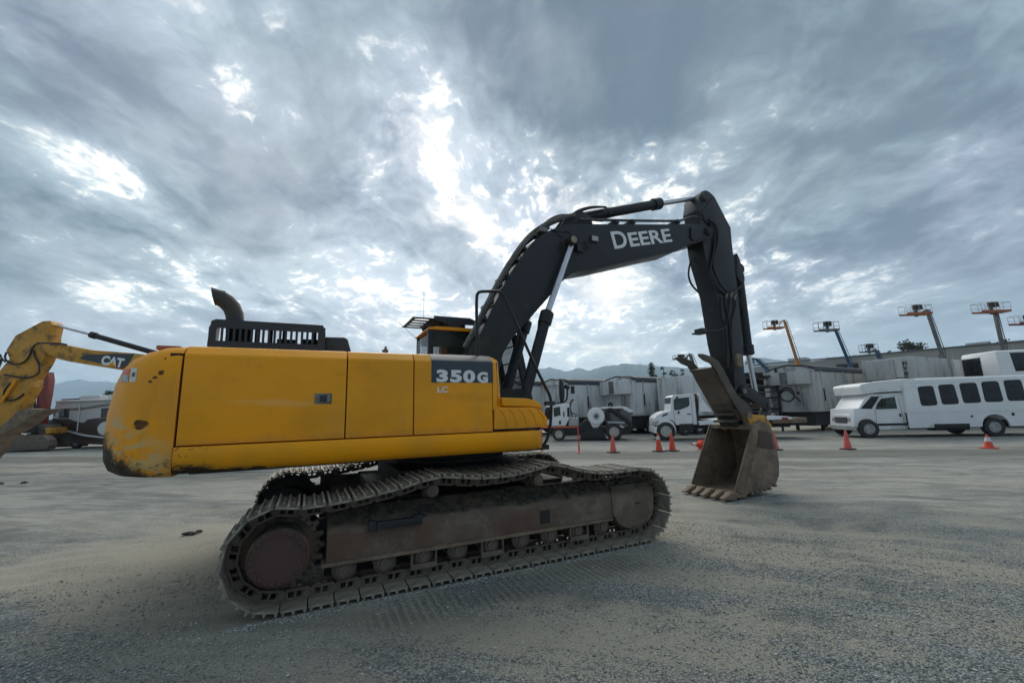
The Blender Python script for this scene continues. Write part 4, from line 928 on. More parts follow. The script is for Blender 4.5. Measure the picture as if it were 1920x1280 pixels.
for side_ in (-1, 1):
    s_ = side_; Y = lambda v: -s_*v if False else s_*v
    def yy(a, b__): return tuple(sorted((s_*a, s_*b__)))
    # travel motor and sprocket
    y0_, y1_ = yy(1.26, 1.32)
    spk = part('sprocket', gear(SPx, SPz, y0_, y1_, .325, .372, 21), 'link', ex, bevel=.006)
    part('drive_hub', MB().lathe((SPx, s_*1.20, SPz), (0, s_, 0), [(0, .29), (.12, .29), (.13, .245), (.34, .24), (.345, .232)], 48), 'frame', spk, ang=30)
    lid = part('hub_lid', MB().lathe((SPx, s_*1.545, SPz), (0, s_, 0), [(0, .228), (.016, .228), (.022, .221)], 48), 'lid', spk, ang=30)
    for k in range(24):
        a = 2*math.pi*(k+.3)/24; link('bolt', bolt, 'lid', lid, loc=(SPx+.200*math.cos(a), s_*1.567, SPz+.200*math.sin(a)), rot=(0, 0, 0 if s_ < 0 else math.pi))
    for k in range(30):
        a = 2*math.pi*k/30; link('ring_bolt', bolt, 'link', spk, loc=(SPx+.312*math.cos(a), s_*1.322, SPz+.312*math.sin(a)), rot=(0, 0, 0 if s_ < 0 else math.pi))
    part('sprocket_backing', MB().cyl((SPx, s_*1.10, SPz), (SPx, s_*1.13, SPz), .365, n=36), 'dark', ex); part('idler_backing', MB().cyl((IDx, s_*1.15, IDz), (IDx, s_*1.17, IDz), .33, n=32), 'dark', ex)  # dark discs added to close bright gaps behind sprocket and idler
    part('motor_housing', MB().cyl((SPx, s_*.85, SPz), (SPx, s_*1.22, SPz), .22, n=28).box(SPx-.05, -1.5, *yy(1.08, 1.22), SPz-.2, SPz+.2), 'dark', ex, bevel=.01)
    idl = part('idler', MB().lathe((IDx, s_*1.19, IDz), (0, s_, 0), [(0, .10), (0, .30), (.0, .31), (.03, .345), (.06, .345), (.065, .37), (.145, .37), (.15, .345), (.18, .345), (.21, .31), (.21, .16), (.19, .14)], 40), 'frame', ex, ang=30)
    # track frame: sloping-shouldered box
    yo = -1.455
    prof = [(yo, .325), (yo, .60), (yo+.03, .64), (yo+.17, .76), (-1.14, .76), (-1.12, .70), (-1.12, .325)]
    prof = [((y if s_ < 0 else -y), z) for y, z in prof]
    x0_, x1_ = E0.at(613, 1010, -1.455)[0], E0.at(1143, 950, -1.455)[0]
    fr_ = part('track_frame', MB().loft([[V((xx, y, z)) for y, z in prof] for xx in (x0_, -1.0, -.3, .4, 1.0, x1_+.05)]), 'frame', ex, bevel=.008, ang=25)
    part('frame_flange', MB().box(x0_-.04, x1_+.02, *yy(1.13, 1.49), .295, .325), 'steel', fr_, bevel=.005)
    part('inner_gap_blind', MB().box(x0_, 2.0, *yy(1.135, 1.155), .13, .296), 'dark', fr_); part('recoil_block', MB().box(x1_, 1.72, *yy(1.18, 1.40), .30, .74), 'frame', fr_, bevel=.02)  # dark plate added to block bright gaps between rollers; recoil block closes another
    r_ = random.Random(5+s_); lm_ = MB()
    for k in range(150):
        xx = r_.uniform(x0_+.05, x1_-.05); t_ = r_.random()**1.5; zz_ = .765-.13*t_; q_ = r_.uniform(.008, .026)
        yb_ = 1.28+.165*t_ + .01 if t_ > .05 else r_.uniform(1.15, 1.28)
        lm_.lathe((xx, s_*yb_, zz_-q_*.4), (r_.gauss(0, .3), r_.gauss(0, .3), 1), [(0, q_*1.5), (q_*.5, q_*1.3), (q_*.9, q_*.5)], 6)
    part('caked_mud', lm_, 'mud', fr_, kind='stuff')
    # idler yoke box
    if s_ < 0:
        gpx = [(1146, 911), (1212, 903), (1224, 910), (1225, 962), (1216, 975), (1180, 990), (1163, 984), (1150, 965)]
    yk = [(a_, z_) for a_, z_ in E0.poly(gpx, -1.475)]
    part('idler_guard', MB().prism(yk, *yy(1.40, 1.475)), 'frame', fr_, bevel=.012)
    part('guard_slot_shade', MB().box(*[E0.at(1190, 942, -1.475)[0], E0.at(1201, 942, -1.475)[0]], *yy(1.47, 1.4775), E0.at(1195, 943.5, -1.475)[1], E0.at(1195, 941, -1.475)[1]), 'dark', fr_)  # dark plate on the guard, painted as the shade in a slot
    # dark plates laid on the frame, standing in for the shade inside openings
    for (pa, pb, pt, pb_, sl_) in ((781, 822, 945, 962, 1), (986, 1021, 922, 936, 1), (1012, 1032, 958, 980, 0)):
        yy_ = 1.457 if not sl_ else 1.42
        xa_, za_ = E0.at(pa, pt, -yy_); xb_, zb_ = E0.at(pb, pb_, -yy_)
        if sl_:
            za_, zb_ = .705, .645
            sx0, sx1 = xa_, xb_
            y_a, y_b = -1.440+.001-.002, -1.365
            def sy(z_): return -(1.455-.03-(z_-.64)*(.14/.12))-.003
            q = [[V((xx, s_*-sy(z_), z_)) if s_ > 0 else V((xx, sy(z_), z_)) for z_ in (.648, .668, .70, .712)] for xx in (sx0, sx0+.03, sx1-.03, sx1)]
            q[0] = [V((a.x, a.y, .68+(a.z-.68)*.6)) for a in q[0]]; q[-1] = [V((a.x, a.y, .68+(a.z-.68)*.6)) for a in q[-1]]
            q = [r_+[V((a.x, a.y+.01*(-s_), a.z-.004)) for a in r_[::-1]] for r_ in q]
            part('opening_shade', MB().loft(q), 'dark', fr_)
        else: part('opening_shade', MB().box(xa_, xb_, *yy(1.45, 1.4575), zb_, za_), 'dark', fr_, bevel=.004)
    # step on the frame
    xa_, za_ = E0.at(706, 985, -1.49); xb_, _ = E0.at(778, 985, -1.49)
    part('step', MB().box(xa_, xb_, *yy(1.455, 1.52), za_-.035, za_+.035).box(xa_-.07, xa_, *yy(1.455, 1.50), za_-.05, za_+.045).box(xb_, xb_+.07, *yy(1.455, 1.50), za_-.04, za_+.055), 'black', fr_, bevel=.008)
    part('frame_bar', MB().box(.55, .95, *yy(1.455, 1.475), .53, .55), 'frame', fr_, bevel=.004)
    for px, py in ((689, 1073), (713, 1057), (744, 1050), (788, 1042), (826, 1038), (865, 1035), (905, 1027), (946, 1017), (980, 1012), (1015, 1007), (1048, 1003), (1080, 996), (1120, 986))[::1]:
        pass
    rx = np.linspace(x0_+.16, x1_-.10, 9)
    roller = MB().lathe((0, s_*1.14, 0), (0, s_, 0), [(0, .045), (.0, .07), (.03, .085), (.05, .108), (.075, .108), (.08, .092), (.23, .092), (.235, .108), (.26, .108), (.28, .080), (.295, .072), (.298, .050), (.320, .046), (.321, .020), (.330, .018)], 24).mesh('track_roller', 0, ang=30)
    for k, xx in enumerate(rx):
        ro = link('track_roller', roller, 'link', fr_, loc=(xx, 0, .238))
        if k in (2, 4, 7):
            part('roller_guard', MB().box(xx-.13, xx-.11, *yy(1.42, 1.475), .16, .30).box(xx+.11, xx+.13, *yy(1.42, 1.475), .16, .30).box(xx-.13, xx+.13, *yy(1.43, 1.475), .135, .185), 'link', fr_, bevel=.01)
    for px in (812, 1010):
        xx = E0.at(px, 905, -1.42)[0]
        part('carrier_roller', MB().lathe((xx, s_*1.20, .848), (0, s_, 0), [(0, .05), (.02, .075), (.16, .075), (.17, .065), (.22, .06), (.225, .03)], 20).box(xx-.06, xx+.06, *yy(1.17, 1.22), .74, .85), 'link', fr_, ang=30)

# ------------------------------------------------------------------ background machines and vehicles
def qpoly(fr, pts, Y, ox=0, oy=0, s=1.): return fr.poly([(x/s+ox, y/s+oy) for x, y in pts], Y)
def root(name, label, cat, fr, group=None): return thing(name, label, cat, tuple(fr.o), fr.rz, group)
tyre_c = {}
def wheel(parent, x, y, r, wd=.26, rim='rim', side=-1, z=None):
    k = (round(r, 2), wd)
    if k not in tyre_c:
        tyre_c[k] = (MB().lathe((0, 0, 0), (0, -1, 0), [(0, r*.60), (0, r*.9), (.02, r*.98), (.05, r), (wd-.05, r), (wd-.02, r*.98), (wd, r*.88), (wd-.01, r*.60), (wd-.05, r*.55)], 28).mesh('wheel', 0),
                     MB().lathe((0, 0, 0), (0, -1, 0), [(wd-.14, .03), (wd-.13, r*.16), (wd-.10, r*.18), (wd-.10, r*.25), (wd-.13, r*.48), (wd-.05, r*.54), (wd-.02, r*.61)], 24).mesh('rim', 0))
    a, b__ = tyre_c[k]; rot = (0, 0, 0) if side < 0 else (0, 0, math.pi)
    w_ = link('wheel', a, 'tyre', parent, loc=(x, y, r if z is None else z), rot=rot); me = b__
    if me.materials and me.materials[0] != M[rim]: me = me.copy(); me.materials.clear()
    link('rim', me, rim, w_)
    nb = MB()
    return w_
RZ = math.radians(-35)
# ---- shuttle bus
g_ = gnd(1627, 821); fr = Fr(g_.x, g_.y, RZ)
bus = root('shuttle_bus', 'white shuttle bus facing left with a row of dark slanted windows', 'bus', fr)
C1 = dict(ox=1420, oy=540, s=4.); C2 = dict(ox=1640, oy=540, s=4.)
BWd = 2.35
xr = fr.at(1990, 750, 0)[0]; zrf = fr.at(1715, 709, 0)[1]; zbt = .42
xb0 = fr.at(1699, 760, 0)[0]; xo = fr.at(1612, 727, .0)[0]
def rounded(x0, x1, y0, y1, z0, z1, r=.10):
    s_ = []
    for xx, k in ((x0, .0), (x0+.02, .5), (x0+.08, 1.), (x1-.08, 1.), (x1-.02, .5), (x1, .0)):
        i = (1-k)*.05; q = []
        for a_, b__, c_, d_ in ((y0+i, z0, 0, 0), (y0+i, z1-r, 0, 0), (y0+r*.3+i, z1-r*.3, 0, 0), (y0+r+i, z1-i, 0, 0), (y1-r-i, z1-i, 0, 0), (y1-r*.3-i, z1-r*.3, 0, 0), (y1-i, z1-r, 0, 0), (y1-i, z0, 0, 0)): q.append(V((xx, a_, b__)))
        s_.append(q)
    return MB().loft(s_)
xwr = fr.at(1868, 800, 0)[0]; wrr = .43
# body with the rear wheel arch cut out of its lower panel
part('body_shell', rounded(xb0, xr, 0, BWd, 1.12, zrf, .14), 'busw', bus, ang=40)
pl = [(xb0, zbt), (xb0, 1.12), (xr, 1.12), (xr, zbt+.03)] + [(xwr+wrr*1.28*math.cos(a), .44+wrr*1.32*math.sin(a)) for a in [math.pi*k/10 for k in range(0, 11)]]
part('lower_panel', MB().prism(pl, .0, .06).prism(pl, BWd-.06, BWd), 'busw', bus)
part('floor', MB().box(xb0-1.2, xr, .15, BWd-.15, .55, .65), 'under', bus)
ow = qpoly(fr, [(770, 738), (775, 722), (850, 706), (1000, 690), (1120, 680), (1180, 676), (1180, 770), (1080, 772), (950, 780), (850, 788), (790, 798)], .02, **C1)
part('cab_overhang', MB().prism(ow, .02, BWd-.02), 'busw', bus, bevel=.05, seg=3)
cb = qpoly(fr, [(722, 1040), (722, 906), (760, 900), (800, 835), (835, 795), (1090, 780), (1130, 1055), (900, 1062), (885, 1010), (850, 985), (815, 980), (780, 990), (757, 1015), (750, 1040)], .18, **C1)
xh, zh = fr.at(1600.6, 767, .18); xn = fr.at(1567, 795, 1.72)[0]; zn = fr.at(1585, 776, .6)[1]
def hs(x_, y0_, y1_, z0_, z1_): return [V((x_, y0_, z0_)), V((x_, y0_, z1_-.10)), V((x_, y0_+.10, z1_)), V((x_, y1_-.10, z1_)), V((x_, y1_, z1_-.10)), V((x_, y1_, z0_))]
part('bonnet', MB().loft([hs(xn, .46, 1.89, .55, zn-.04), hs(xn+.06, .36, 1.99, .50, zn), hs(xn+.25, .24, 2.11, .48, zn+(zh-zn)*.4), hs(xh+.02, .18, 2.17, .45, zh+.01)]), 'paintw', bus, bevel=.02, ang=40)
part('cab_body', MB().prism(cb, .18, BWd-.18), 'paintw', bus, bevel=.04, seg=2)
part('cab_window', MB().prism(qpoly(fr, [(888, 908), (900, 868), (930, 828), (1030, 814), (1050, 903)], .165, **C1), .165, .185), 'lglass', bus)
ws = [fr.at(1610, 765, .2), fr.at(1632, 744, .2)]
part('windscreen', MB().loft([[V((ws[0][0]-.015, .3, ws[0][1])), V((ws[0][0]+.03, .3, ws[0][1])), V((ws[0][0]+.03, BWd-.3, ws[0][1])), V((ws[0][0]-.015, BWd-.3, ws[0][1]))], [V((ws[1][0]-.015, .3, ws[1][1])), V((ws[1][0]+.03, .3, ws[1][1])), V((ws[1][0]+.03, BWd-.3, ws[1][1])), V((ws[1][0]-.015, BWd-.3, ws[1][1]))]]), 'dglass', bus)
part('windscreen_side', MB().prism(qpoly(fr, [(775, 903), (855, 812), (915, 812), (858, 905)], .17, **C1), .172, .182), 'dglass', bus)
xg = xn
part('grille', MB().box(xg-.03, xg+.04, .66, BWd-.66, .66, zn-.16), 'under', bus, bevel=.02)
for zz_ in (.74, .84, .94): part('grille_bar', MB().box(xg-.045, xg-.03, .68, BWd-.68, zz_, zz_+.02), 'alu', bus)
for y_ in (.42, 1.75): part('headlight', MB().box(xn-.02, xn+.10, y_, y_+.20, .72, zn-.18), 'lamp', bus, bevel=.02)
part('bumper', MB().prism([(xn-.14, .60), (xn-.14, BWd-.60), (xn+.02, BWd-.28), (xh-.05, BWd-.12), (xh-.05, .12), (xn+.02, .28)], .36, .55, 'z'), 'alu', bus, bevel=.03)
part('wing_mirror', MB().prism(qpoly(fr, [(918, 890), (918, 835), (945, 830), (950, 888)], .05, **C1), -.12, .0), 'under', bus, bevel=.02)
dl = fr.at(1692.5, 745, .17)[0]
part('door_handle', MB().box(*sorted((fr.at(1687, 778, .16)[0], fr.at(1690, 778, .16)[0])), .15, .18, *sorted((fr.at(1688, 781, .16)[1], fr.at(1688, 775, .16)[1]))), 'under', bus)
part('door_seam', MB().tube([fr.p3(1641, 769, .178), fr.p3(1645, 803, .178)], .008, 5).tube([fr.p3(1684, 745, .178), fr.p3(1698, 801, .178)], .008, 5), 'under', bus)
for wq in ([(318, 738), (437, 730), (475, 878), (350, 883)], [(472, 725), (592, 718), (637, 868), (507, 874)], [(630, 713), (760, 706), (803, 858), (668, 863)], [(795, 702), (925, 695), (970, 850), (830, 855)], [(962, 690), (1096, 684), (1142, 842), (1002, 846)], [(1134, 680), (1262, 674), (1310, 836), (1176, 840)]):
    P_ = qpoly(fr, wq, -.004, **C2)
    wf = part('side_window', MB().prism(rpoly(P_, .13), -.006, .03), 'under', bus)
    cx_ = sum(p[0] for p in P_)/4; cz_ = sum(p[1] for p in P_)/4
    part('slider_bar', MB().box(min(p[0] for p in P_)+.10, max(p[0] for p in P_)-.28, -.020, -.010, cz_+.20, cz_+.225), 'under', wf)
    part('pane', MB().prism(rpoly([(cx_+(a-cx_)*.92, cz_+(b__-cz_)*.93) for a, b__ in P_], .12), -.012, -.004), 'dglass', wf, bevel=.0)
part('vent_panel', MB().box(*sorted((fr.at(1752, 800, 0)[0], fr.at(1819, 800, 0)[0])), -.008, .03, *sorted((fr.at(1785, 802, 0)[1], fr.at(1785, 794, 0)[1]))), 'under', bus)
part('marker_light', MB().cyl(fr.p3(1822, 780, -.01), V(fr.p3(1822, 780, 0))+V((0, .02, 0)), .05, n=10), 'under', bus)
part('fuel_cap', MB().cyl(fr.p3(1899, 776, -.01), V(fr.p3(1899, 776, 0))+V((0, .02, 0)), .07, n=12), 'under', bus)
part('trim_line', MB().box(xb0+.1, xr-.1, -.006, .01, 1.10, 1.115).box(xb0+.3, xr-.1, -.006, .01, zrf-.22, zrf-.21), 'trailw', bus)
arch = MB(); aa = [math.pi*k/14 for k in range(15)]
arch.prism([(xwr+.60*math.cos(a), .44+.60*math.sin(a)) for a in aa]+[(xwr+.54*math.cos(a), .44+.54*math.sin(a)) for a in aa[::-1]], -.03, .05)
part('wheel_arch', arch, 'busw', bus)
for xx in (fr.at(1627, 805, .2)[0], xwr):
    for yy_, sd in ((.30, -1), (BWd-.30, 1)): wheel(bus, xx, yy_, .41, .27, 'rim', sd)
part('exhaust_tank', MB().box(xb0+1.2, xb0+2.6, .3, .8, .28, .6), 'under', bus, bevel=.04)
# ---- second coach behind
g_ = fwd(1872, 25.); fr = Fr(g_.x, g_.y, RZ)
co = root('white_coach', 'tall white coach parked behind the shuttle bus roof', 'bus', fr)
z1 = fr.at(1874, 656.5, 0)[1]; xr = 10.5
part('body_shell', rounded(0, xr, 0, 2.5, .55, z1, .18), 'busw', co, ang=40)
part('windscreen', MB().box(-.02, .03, 1.15, 2.42, z1-1.55, z1-.28), 'dglass', co, bevel=.02)
for a, b__ in (((1893, 661), (1930, 695)), ((1936, 659), (1975, 692))):
    xa, za = fr.at(a[0], a[1], 0); xb_, zb_ = fr.at(b__[0], b__[1], 0)
    part('side_window', MB().prism([(xa-.02, za), (xb_-.06, za), (xb_+.04, zb_), (xa+.10, zb_)], -.01, .03), 'dglass', co, bevel=.02)
for xx in (1.8, 8.6): wheel(co, xx, .3, .48, .3); wheel(co, xx, 2.2, .48, .3, 'rim', 1)

# ---- white conventional truck with deck
g_ = gnd(1251, 826); fr = Fr(g_.x, g_.y, RZ); C4 = dict(ox=1200, oy=640, s=5.818)
tr = root('flatbed_truck', 'white bonneted flatbed truck facing left behind the raised thumb', 'truck', fr)
part('cab', MB().prism(qpoly(fr, [(335, 757), (343, 600), (368, 584), (560, 568), (597, 590), (628, 905), (400, 912), (372, 880), (345, 850)], .15, **C4), .15, 2.05), 'paintw', tr, bevel=.04, seg=3)
part('bonnet', MB().prism(qpoly(fr, [(160, 995), (155, 840), (180, 808), (250, 768), (330, 755), (352, 760), (360, 870), (330, 850), (250, 860), (215, 900), (205, 990)], .18, **C4), .18, 2.02), 'paintw', tr, bevel=.05, seg=3)
part('wheel_arch', MB().prism(qpoly(fr, [(196, 940), (215, 880), (255, 852), (320, 850), (365, 885), (392, 940), (398, 995), (380, 998), (370, 950), (345, 905), (300, 885), (250, 890), (222, 920), (212, 950)], .10, **C4), .10, .45), 'paintw', tr, bevel=.02)
part('cab_window', MB().prism(qpoly(fr, [(372, 748), (366, 640), (385, 622), (535, 606), (542, 690), (520, 712), (430, 745)], .135, **C4), .135, .17), 'lglass', tr, bevel=.008)
part('windscreen', MB().box(fr.at(1258.6, 755, .2)[0]-.02, fr.at(1258.6, 755, .2)[0]+.03, .3, 1.9, fr.at(1258, 768, .2)[1], fr.at(1258, 745, .2)[1]), 'dglass', tr)
part('air_scoop', MB().prism(qpoly(fr, [(238, 822), (248, 800), (300, 780), (306, 795)], .165, **C4), .165, .19), 'under', tr)
part('headlight', MB().prism(qpoly(fr, [(135, 912), (135, 875), (205, 862), (200, 890), (175, 910)], .165, **C4), .165, .2), 'lamp', tr, bevel=.01)
part('bumper', MB().prism(qpoly(fr, [(160, 1000), (158, 930), (204, 925), (200, 1002)], .1, **C4), .1, 2.1), 'paintw', tr, bevel=.03)
part('bumper_gap_shade', MB().prism(qpoly(fr, [(160, 930), (158, 915), (200, 912), (202, 925)], .15, **C4), .15, 2.05), 'under', tr)  # solid dark strip for the shade between bumper and bonnet
part('wing_mirror', MB().prism(qpoly(fr, [(392, 640), (395, 600), (412, 598), (414, 636)], .0, **C4), -.06, .0).prism(qpoly(fr, [(412, 785), (412, 760), (430, 760), (430, 785)], .1, **C4), .06, .12), 'under', tr, bevel=.01)
part('door_handle', MB().prism(qpoly(fr, [(515, 795), (515, 785), (558, 785), (558, 795)], .13, **C4), .13, .16), 'under', tr)
part('door_seam', MB().tube([fr.p3(1262.5, 770, .148), fr.p3(1266, 795, .148)], .008, 5).tube([fr.p3(1295, 742, .148), fr.p3(1300, 795, .148)], .008, 5), 'under', tr)
part('cab_gap_shade', MB().prism(qpoly(fr, [(600, 570), (618, 570), (650, 905), (628, 905)], .12, **C4), .12, 2.1), 'under', tr)  # solid dark slab for the shaded gap behind the cab
xd0 = fr.at(1310, 790, 0)[0]; xd1 = fr.at(1486, 788, 0)[0]; zd = fr.at(1400, 781, 0)[1]
part('deck', MB().prism([fr.at(1310, 789, 0), fr.at(1345, 786.5, 0), fr.at(1440, 778.5, 0), fr.at(1476, 780, 0), fr.at(1485, 782, 0), fr.at(1486, 785.5, 0), fr.at(1440, 787, 0), fr.at(1312, 797, 0)], 0, 2.3), 'paintw', tr, bevel=.02)
part('headboard', MB().prism(qpoly(fr, [(645, 760), (645, 560), (690, 640), (780, 755), (780, 765)], .05, **C4), .05, 2.2), 'paintw', tr)
part('chassis', MB().box(fr.at(1262, 800, .3)[0], xd1+.1, .5, 1.7, .55, .98), 'under', tr, bevel=.03)
part('tool_box', MB().box(fr.at(1272, 800, .3)[0], fr.at(1300, 800, .3)[0], .15, .6, .45, .85), 'under', tr, bevel=.03)
part('tail_beam', MB().box(fr.at(1445, 790, .3)[0], fr.at(1510, 790, .3)[0], .1, 2.2, .75, 1.0), 'steel', tr, bevel=.04)
part('tail_light', MB().box(fr.at(1466, 783, 0)[0], fr.at(1477, 783, 0)[0], -.03, .0, zd-.16, zd-.06), 'redpaint', tr)
for xx, dual in ((0, 0), (fr.at(1400, 800, 0)[0], 1), (fr.at(1425, 800, 0)[0], 1)):
    for yy_, sd in ((.32, -1), (1.9, 1)): wheel(tr, xx, yy_, .46, .26, 'rimw', sd)

# ---- street sweeper
g_ = gnd(1048, 827); fr = Fr(g_.x, g_.y, RZ); C3 = dict(ox=1000, oy=660, s=6.4)
sw = root('street_sweeper', 'small white cab-over street sweeper truck with a round blower housing', 'truck', fr)
part('cab', MB().prism(qpoly(fr, [(140, 760), (135, 690), (158, 645), (250, 622), (400, 618), (432, 640), (440, 700), (436, 780), (385, 884), (200, 886), (165, 870)], .1, **C3), .1, 1.9), 'paintw', sw, bevel=.05, seg=3)
part('cab_window', MB().prism(qpoly(fr, [(248, 778), (240, 665), (318, 652), (328, 755), (300, 762)], .085, **C3), .085, .12), 'lglass', sw, bevel=.01)
part('windscreen', MB().prism(qpoly(fr, [(138, 800), (138, 690), (155, 660), (205, 660), (222, 790), (165, 815)], .09, **C3), .09, 1.91), 'dglass', sw, bevel=.01)
part('door_handle', MB().prism(qpoly(fr, [(308, 865), (308, 822), (332, 822), (332, 865)], .085, **C3), .08, .12), 'under', sw)
part('side_vent', MB().prism(qpoly(fr, [(360, 775), (358, 715), (372, 715), (374, 775)], .085, **C3), .085, .12).prism(qpoly(fr, [(408, 775), (405, 665), (436, 662), (436, 775)], .085, **C3), .085, .12), 'under', sw)
part('water_tank', MB().prism(qpoly(fr, [(425, 882), (425, 800), (440, 788), (540, 788), (545, 882)], .3, **C3), .3, 1.6), 'alu', sw, bevel=.04)
part('intake_pipe', MB().tube([fr.p3(1073, 778, .4), fr.p3(1068, 765, .4), fr.p3(1070, 754, .4), fr.p3(1075, 748, .4)], .06, 10, 2), 'thumb', sw)
part('hose_reel', MB().tube([fr.p3(1073, 782, .3), fr.p3(1070, 776, .3), fr.p3(1076, 774, .3), fr.p3(1081, 778, .3), fr.p3(1078, 783, .3)], .035, 8, 2), 'pipe', sw)
bc = fr.p3(1118, 780, .1)
bl = part('blower_housing', MB().lathe((bc[0], .12, bc[2]), (0, 1, 0), [(0, .30), (0, .40), (.03, .45), (.28, .46), (.3, .44)], 36), 'busw', sw, ang=30)
part('inlet_ring', MB().lathe((bc[0], .10, bc[2]), (0, 1, 0), [(0, .12), (0, .17), (.03, .18)], 24), 'alu', bl, ang=30)
part('hub_grille', MB().cyl((bc[0], .09, bc[2]), (bc[0], .13, bc[2]), .07, n=12), 'under', bl)
part('blower_chute', MB().prism(qpoly(fr, [(645, 760), (700, 690), (850, 820), (770, 905), (740, 930), (700, 880)], .2, **C3), .2, .5), 'busw', sw, bevel=.02)
part('hopper', MB().prism(qpoly(fr, [(820, 672), (850, 658), (1080, 653), (1120, 660), (1215, 716), (1180, 745), (1185, 890), (1080, 900), (900, 880), (860, 790)], .25, **C3), .25, 2.0), 'liftgr', sw, bevel=.03)
part('hopper_lid', MB().prism(qpoly(fr, [(780, 668), (850, 655), (1080, 650), (1120, 658), (1218, 716), (1150, 722), (1060, 672), (830, 680)], .2, **C3), .2, 2.05), 'paintw', sw, bevel=.02)
part('suction_hose', MB().tube([fr.p3(*p, .18) for p in ((1143, 788), (1138, 778), (1138, 770), (1143, 767), (1152, 770), (1160, 778), (1170, 783), (1179, 790), (1183, 797))], .11, 12, 2), 'rubber', sw)
part('inspection_window', MB().prism(qpoly(fr, [(980, 745), (980, 685), (1040, 683), (1042, 742)], .23, **C3), .23, .27), 'under', sw)
part('fender', MB().prism(qpoly(fr, [(888, 910), (905, 882), (1060, 880), (1095, 905), (1080, 908), (1050, 895), (915, 897)], .12, **C3), .12, .5), 'paintw', sw)
part('suction_hood', MB().prism(qpoly(fr, [(560, 1040), (570, 965), (700, 930), (740, 900), (820, 930), (885, 1040)], .1, **C3), .1, 1.8), 'under', sw, bevel=.03)
part('chassis', MB().prism(qpoly(fr, [(200, 885), (550, 885), (640, 800), (700, 860), (900, 905), (1180, 900), (1165, 985), (1080, 990), (900, 960), (560, 985), (410, 985), (250, 930)], .25, **C3), .25, 1.7), 'under', sw, bevel=.02)
part('lettering_panel', MB().prism(qpoly(fr, [(890, 830), (895, 848), (1095, 852), (1098, 835)], .23, **C3), .235, .25), 'trailw', sw)
wheel(sw, 0, .34, .36, .22, 'rimw', -1); wheel(sw, 0, 1.7, .36, .22, 'rimw', 1)
xx = fr.at(1152, 815, .1)[0]; wheel(sw, xx, .34, .44, .26, 'rimw', -1); wheel(sw, xx, 1.7, .44, .26, 'rimw', 1)

# ---- dump trailers and vans behind
def trailer(label, cpx, depth, ytop, ybot, L, rz=5, name='trailer', body='trailw', tarp=True, posts=(), hood=None, ladder=False, hose=False, group='trailers in the back row', Wd=2.6):
    g_ = fwd(cpx, depth); fr = Fr(g_.x, g_.y, math.radians(rz)); t = root(name, label, 'trailer', fr, group)
    z1 = fr.at(cpx, ytop, 0)[1]; z0 = fr.at(cpx, ybot, 0)[1]
    bd = part('trailer_body', MB().box(0, L, 0, Wd, z0, z1), body, t, bevel=.03)
    part('rub_rail', MB().box(-.01, L, -.03, 0, z0-.12, z0), 'alu', t); part('front_rail', MB().box(-.03, 0, 0, Wd, z0-.12, z0), 'alu', t)
    part('chassis', MB().box(.2, L-.2, .25, Wd-.25, max(.32, z0-.95), z0-.01), 'under', t)  # chassis made extra deep and black to stand in for shade under the trailer
    part('landing_leg', MB().box(1.6, 1.75, .5, .65, 0, z0-.3), 'under', t); part('landing_leg', MB().box(1.6, 1.75, Wd-.65, Wd-.5, 0, z0-.3), 'under', t)
    for xx in (L-3.4, L-2.1, L-.9):
        for yy_, sd in ((.3, -1), (Wd-.3, 1)): wheel(t, xx, yy_, .5, .28, 'rimw', sd)
    if tarp:
        part('roll_tarp', MB().loft([[V((xx, y, z)) for y, z in ((-.04, z1-.10), (-.06, z1+.02), (.02, z1+.20), (.5, z1+.33), (Wd/2, z1+.38), (Wd-.5, z1+.33), (Wd-.02, z1+.20), (Wd+.06, z1+.02), (Wd+.04, z1-.1))] for xx in (.25, L)]), 'tarp', t, ang=25)
        part('tarp_cap', MB().prism([(-.05, z1-.08), (-.05, z1), (.4, z1+.18), (Wd/2, z1+.33), (Wd-.4, z1+.18), (Wd+.05, z1), (Wd+.05, z1-.08)], -.12, .25, 'x'), body, t, bevel=.02)
        part('tarp_rim', MB().prism([(-.07, z1+.0), (.38, z1+.19), (Wd/2, z1+.345), (Wd-.38, z1+.19), (Wd+.07, z1), (Wd-.38, z1+.24), (Wd/2, z1+.40), (.38, z1+.24)], -.15, .27, 'x'), 'under', t)
    n = int(L/.45)
    for k in range(1, n): part('side_rib', MB().box(k*.45-.012, k*.45+.012, -.008, .0, z0+.02, z1-.12), body, t) if False else None
    for xx in posts: part('side_post', MB().box(xx-.05, xx+.05, -.05, .0, z0-.05, z1), 'alu', t); part('latch', MB().box(xx-.04, xx+.04, -.10, -.05, z0+.5, z0+1.25), 'under', t)
    if hood:
        a, b__ = hood; part('hood_box', MB().box(-.55, 0, .1, Wd-.1, z1-b__, z1-a), body, t, bevel=.03); part('hood_panel', MB().box(-.56, -.55, Wd*.45, Wd*.62, z1-b__+.04, z1-a-.03), 'liftgr', t)
    if ladder:
        for k in range(7): part('ladder_rung', MB().box(-.10, -.06, .35, .75, z0+.1+k*.30, z0+.14+k*.30), 'alu', t)
        part('ladder_rail', MB().box(-.11, -.06, .33, .37, z0+.0, z1-.6), 'alu', t); part('ladder_rail', MB().box(-.11, -.06, .73, .77, z0+.0, z1-.6), 'alu', t)
    if hose:
        pts = [(-.06, 1.55+.42*math.cos(a), z0+.95+.42*math.sin(a)) for a in [2*math.pi*k/16 for k in range(17)]]
        part('air_hose', MB().tube(pts, .035, 8).tube([(-.07, 2.0, z0+1.0), (-.07, 1.5, z0+1.35), (-.07, 1.0, z0+.7), (-.07, .7, z0+.35)], .035, 8, 2), 'rubber', t)
        part('valve', MB().box(-.10, 0, .75, .95, z0+.95, z0+1.1), 'under', t)
    return t, fr, z0, z1
